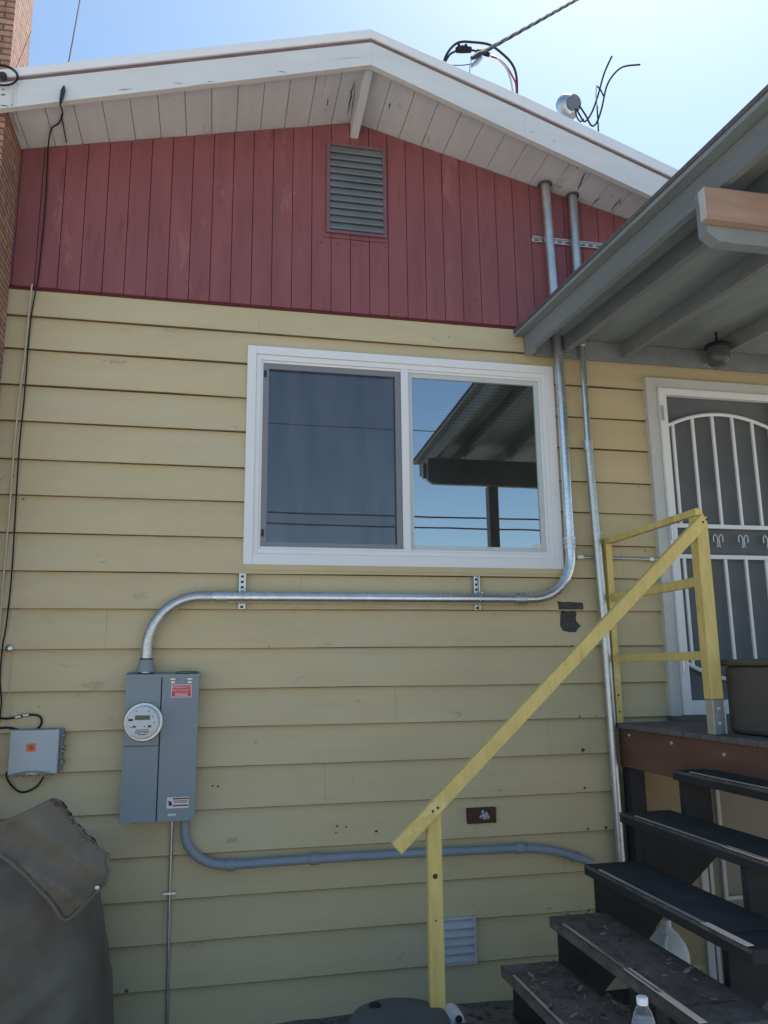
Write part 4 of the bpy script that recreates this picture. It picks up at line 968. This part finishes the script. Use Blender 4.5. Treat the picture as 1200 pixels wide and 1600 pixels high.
# ------------------------------------------------------------------ canvas covered thing, lower left
T = thing('covered_grill', (-.8, -.8, 0), 'olive canvas cover draped over a bulky shape at the lower left', 'covered grill')
yb = -.85
from mathutils import noise
def edge_x(z):   # right outline of the cover
    pts = [(at(x, y, 1, -.45).z, at(x, y, 1, -.45).x) for x, y in ((90, 1262), (118, 1310), (140, 1350), (149, 1400), (159, 1450), (166, 1495), (172, 1537), (174, 1600))] + [(-.25, at(178, 1660, 1, -.45).x)]
    pts.sort()
    if z <= pts[0][0]: return pts[0][1]
    for (z0, x0), (z1, x1) in zip(pts, pts[1:]):
        if z <= z1: return x0+(x1-x0)*(z-z0)/(z1-z0)
    return pts[-1][1]
ztop = at(88, 1320, 1, -.45).z
m = MB(); NU, NV = 44, 40; G = []
for j in range(NV+1):
    z = -.22+(ztop+.22)*j/NV; xr = edge_x(z); row = []
    for i in range(NU+1):
        u = i/NU   # 0 left back, 1 right back, wraps round the front
        th = pi*u
        hw = (xr+1.75)/2; cx_ = xr-hw
        e = .55; cxs = -cos(th); sy = sin(th)
        x = cx_ + hw*(abs(cxs)**e)*(1 if cxs > 0 else -1); y = -.70+.35 - .62*(abs(sy)**e)
        f = noise.noise(Vector((x*3.0, z*1.2, 3)))*.040 + (abs(noise.noise(Vector((x*5, z*1.3, 7))))-.2)*.07 + abs(noise.noise(Vector((x*4-z*7, z*3, 2))))*.05 + noise.noise(Vector((x*22, z*5, 9)))*.005
        shrink = max(0, (j/NV-.86)/.14); y = y + f + shrink*.12
        row.append(m.bm.verts.new((x, y, z)))
    G.append(row)
for j in range(NV):
    for i in range(NU): m.bm.faces.new((G[j][i], G[j][i+1], G[j+1][i+1], G[j+1][i]))
m.bm.faces.new(G[-1])
m.build('cover', TARP, T, smooth=True)
def foldn(x, z): return noise.noise(Vector((x*4, z*4, 1)))*.03 + (abs(noise.noise(Vector((x*5+z*6, z*2-x*2, 5))))-.2)*.075 + abs(noise.noise(Vector((x*9-z*12, z*4, 8))))*.03
# folded flap of canvas lying over the front
flap = [(-60, 1300), (0, 1285), (32, 1272), (80, 1249), (89, 1251), (96, 1262), (110, 1285), (125, 1307), (148, 1328), (165, 1343), (163, 1356), (167, 1370), (160, 1388), (150, 1400), (125, 1424), (98, 1445), (78, 1415), (55, 1385), (25, 1352), (0, 1335), (-60, 1310)]
fb = bmesh.new(); vs = []
for q in flap: vs.append(fb.verts.new(at(q[0], q[1], 1, -1.07)))
f0 = fb.faces.new(vs); bmesh.ops.triangulate(fb, faces=[f0])
for _ in range(6):
    lg = [e for e in fb.edges if e.calc_length() > .022]
    if not lg: break
    bmesh.ops.subdivide_edges(fb, edges=lg, cuts=1); bmesh.ops.triangulate(fb, faces=[f for f in fb.faces if len(f.verts) > 3])
for v in fb.verts:
    x, z = v.co.x, v.co.z
    v.co.y += foldn(x, z) + max(0, x+.62)*.35
m = MB(); m.bm.free(); m.bm = fb
o = m.build('folded_flap', TARP, T, smooth=True); md = o.modifiers.new('s', 'SOLIDIFY'); md.thickness = .010
hem = [at(q[0], q[1], 1, -1.07) for q in flap[9:20]]
m = MB()
hp = []
for q in smoothpath(hem, 3):
    x, z = q.x, q.z
    hp.append(Vector((x, q.y + foldn(x, z) + max(0, x+.62)*.35 - .006, z)))
m.tube(hp, .0075, 6); m.build('hem', TARP, o, smooth=True)
m = MB()
for k in range(14):
    p = at(163+random.uniform(-3, 2), 1345+3.2*k, 1, -.93); m.tube([p, p+Vector((random.uniform(.008, .028), -.01, random.uniform(-.012, .012)))], .0012, 4)
m.build('frayed_thread', mat('thread', (.30, .29, .24), .8, 0, .1, 5, 0), T)
m = MB(); q0 = at(152, 1387, 1, -.98); m.lathe([(.008, 0), (.009, .004), (.004, .006)], q0, (0, -1, 0), 10); m.build('eyelet', GALD, T, smooth=True)
cable('straw', [tuple(at(x, y, 1, -.12)) for x, y in ((152, 1514), (172, 1513), (173, 1495), (182, 1481))], .0014, CREAM, 'pale dry straw sticking out right of the canvas cover', 'straw')

# ------------------------------------------------------------------ behind the viewer (seen in the window glass)
for i, (z, yy_) in enumerate(((5.27, -14), (5.0, -14), (4.49, -14), (4.29, -14), (7.45, -14), (9.3, -14))):
    o = MB().tube([(-30+60*k/24, yy_, z+.00065*((-30+60*k/24)-4)**2) for k in range(25)], .022 if i < 2 else .012, 6).build('power_line', BLK, None, smooth=True)
    tag(o, ('highest', 'second highest', 'third highest', 'fourth highest', 'fifth highest', 'lowest')[[2, 3, 4, 5, 1, 0][i]] + ' black power line behind the viewer, mirrored in the window', 'power line', 'power lines across the street')
for i, x in enumerate((-29.8, 29.8)):
    T = thing('utility_pole', (x, -14, 0), ('wooden utility pole at the left end of the power lines', 'wooden utility pole at the right end of the power lines')[i], 'utility pole', 'utility poles')
    m = MB(); m.tube([(x, -14, -.5), (x, -14, 11.2)], [.17, .11], 12); m.build('pole', WOODP, T, smooth=True)
    m = MB(); m.box((x-.06, -15.1, 9.9), (x+.06, -12.9, 10.05)); m.build('crossarm', WOODP, T)
def conifer(x, y, h, r0):
    T = thing('fir_tree', (x, y, 0), 'dark fir tree behind the viewer, its branch tip mirrored in the window', 'tree')
    MB().tube([(x, y, -.2), (x, y, h)], [.22, .03], 10).build('trunk', BARK, T, smooth=True)
    m = MB(); rd = random.Random(4)
    for k in range(90):
        z = 1.5+(h-1.7)*k/90; L = r0*(1-(z/h))**.8+.2; a = rd.uniform(0, 2*pi)
        dirv = Vector((cos(a), sin(a), rd.uniform(-.25, .05)))
        for j in range(34):
            t = rd.uniform(.15, 1); p = Vector((x, y, z))+dirv*L*t+Vector((0, 0, -.15*t*t*L)); side = Vector((-sin(a), cos(a), 0))*rd.choice((-1, 1))
            s = rd.uniform(.15, .45)*(1.15-t*.7); q = p+side*s*.8+dirv*s*.6+Vector((0, 0, rd.uniform(-.12, .05)))
            wv = Vector((rd.uniform(-.03, .03), rd.uniform(-.03, .03), .05)); m.poly([p-wv, q, p+wv])
    m.build('crown', NEED, T)
conifer(11.3, -16, 9.5, 3.4)
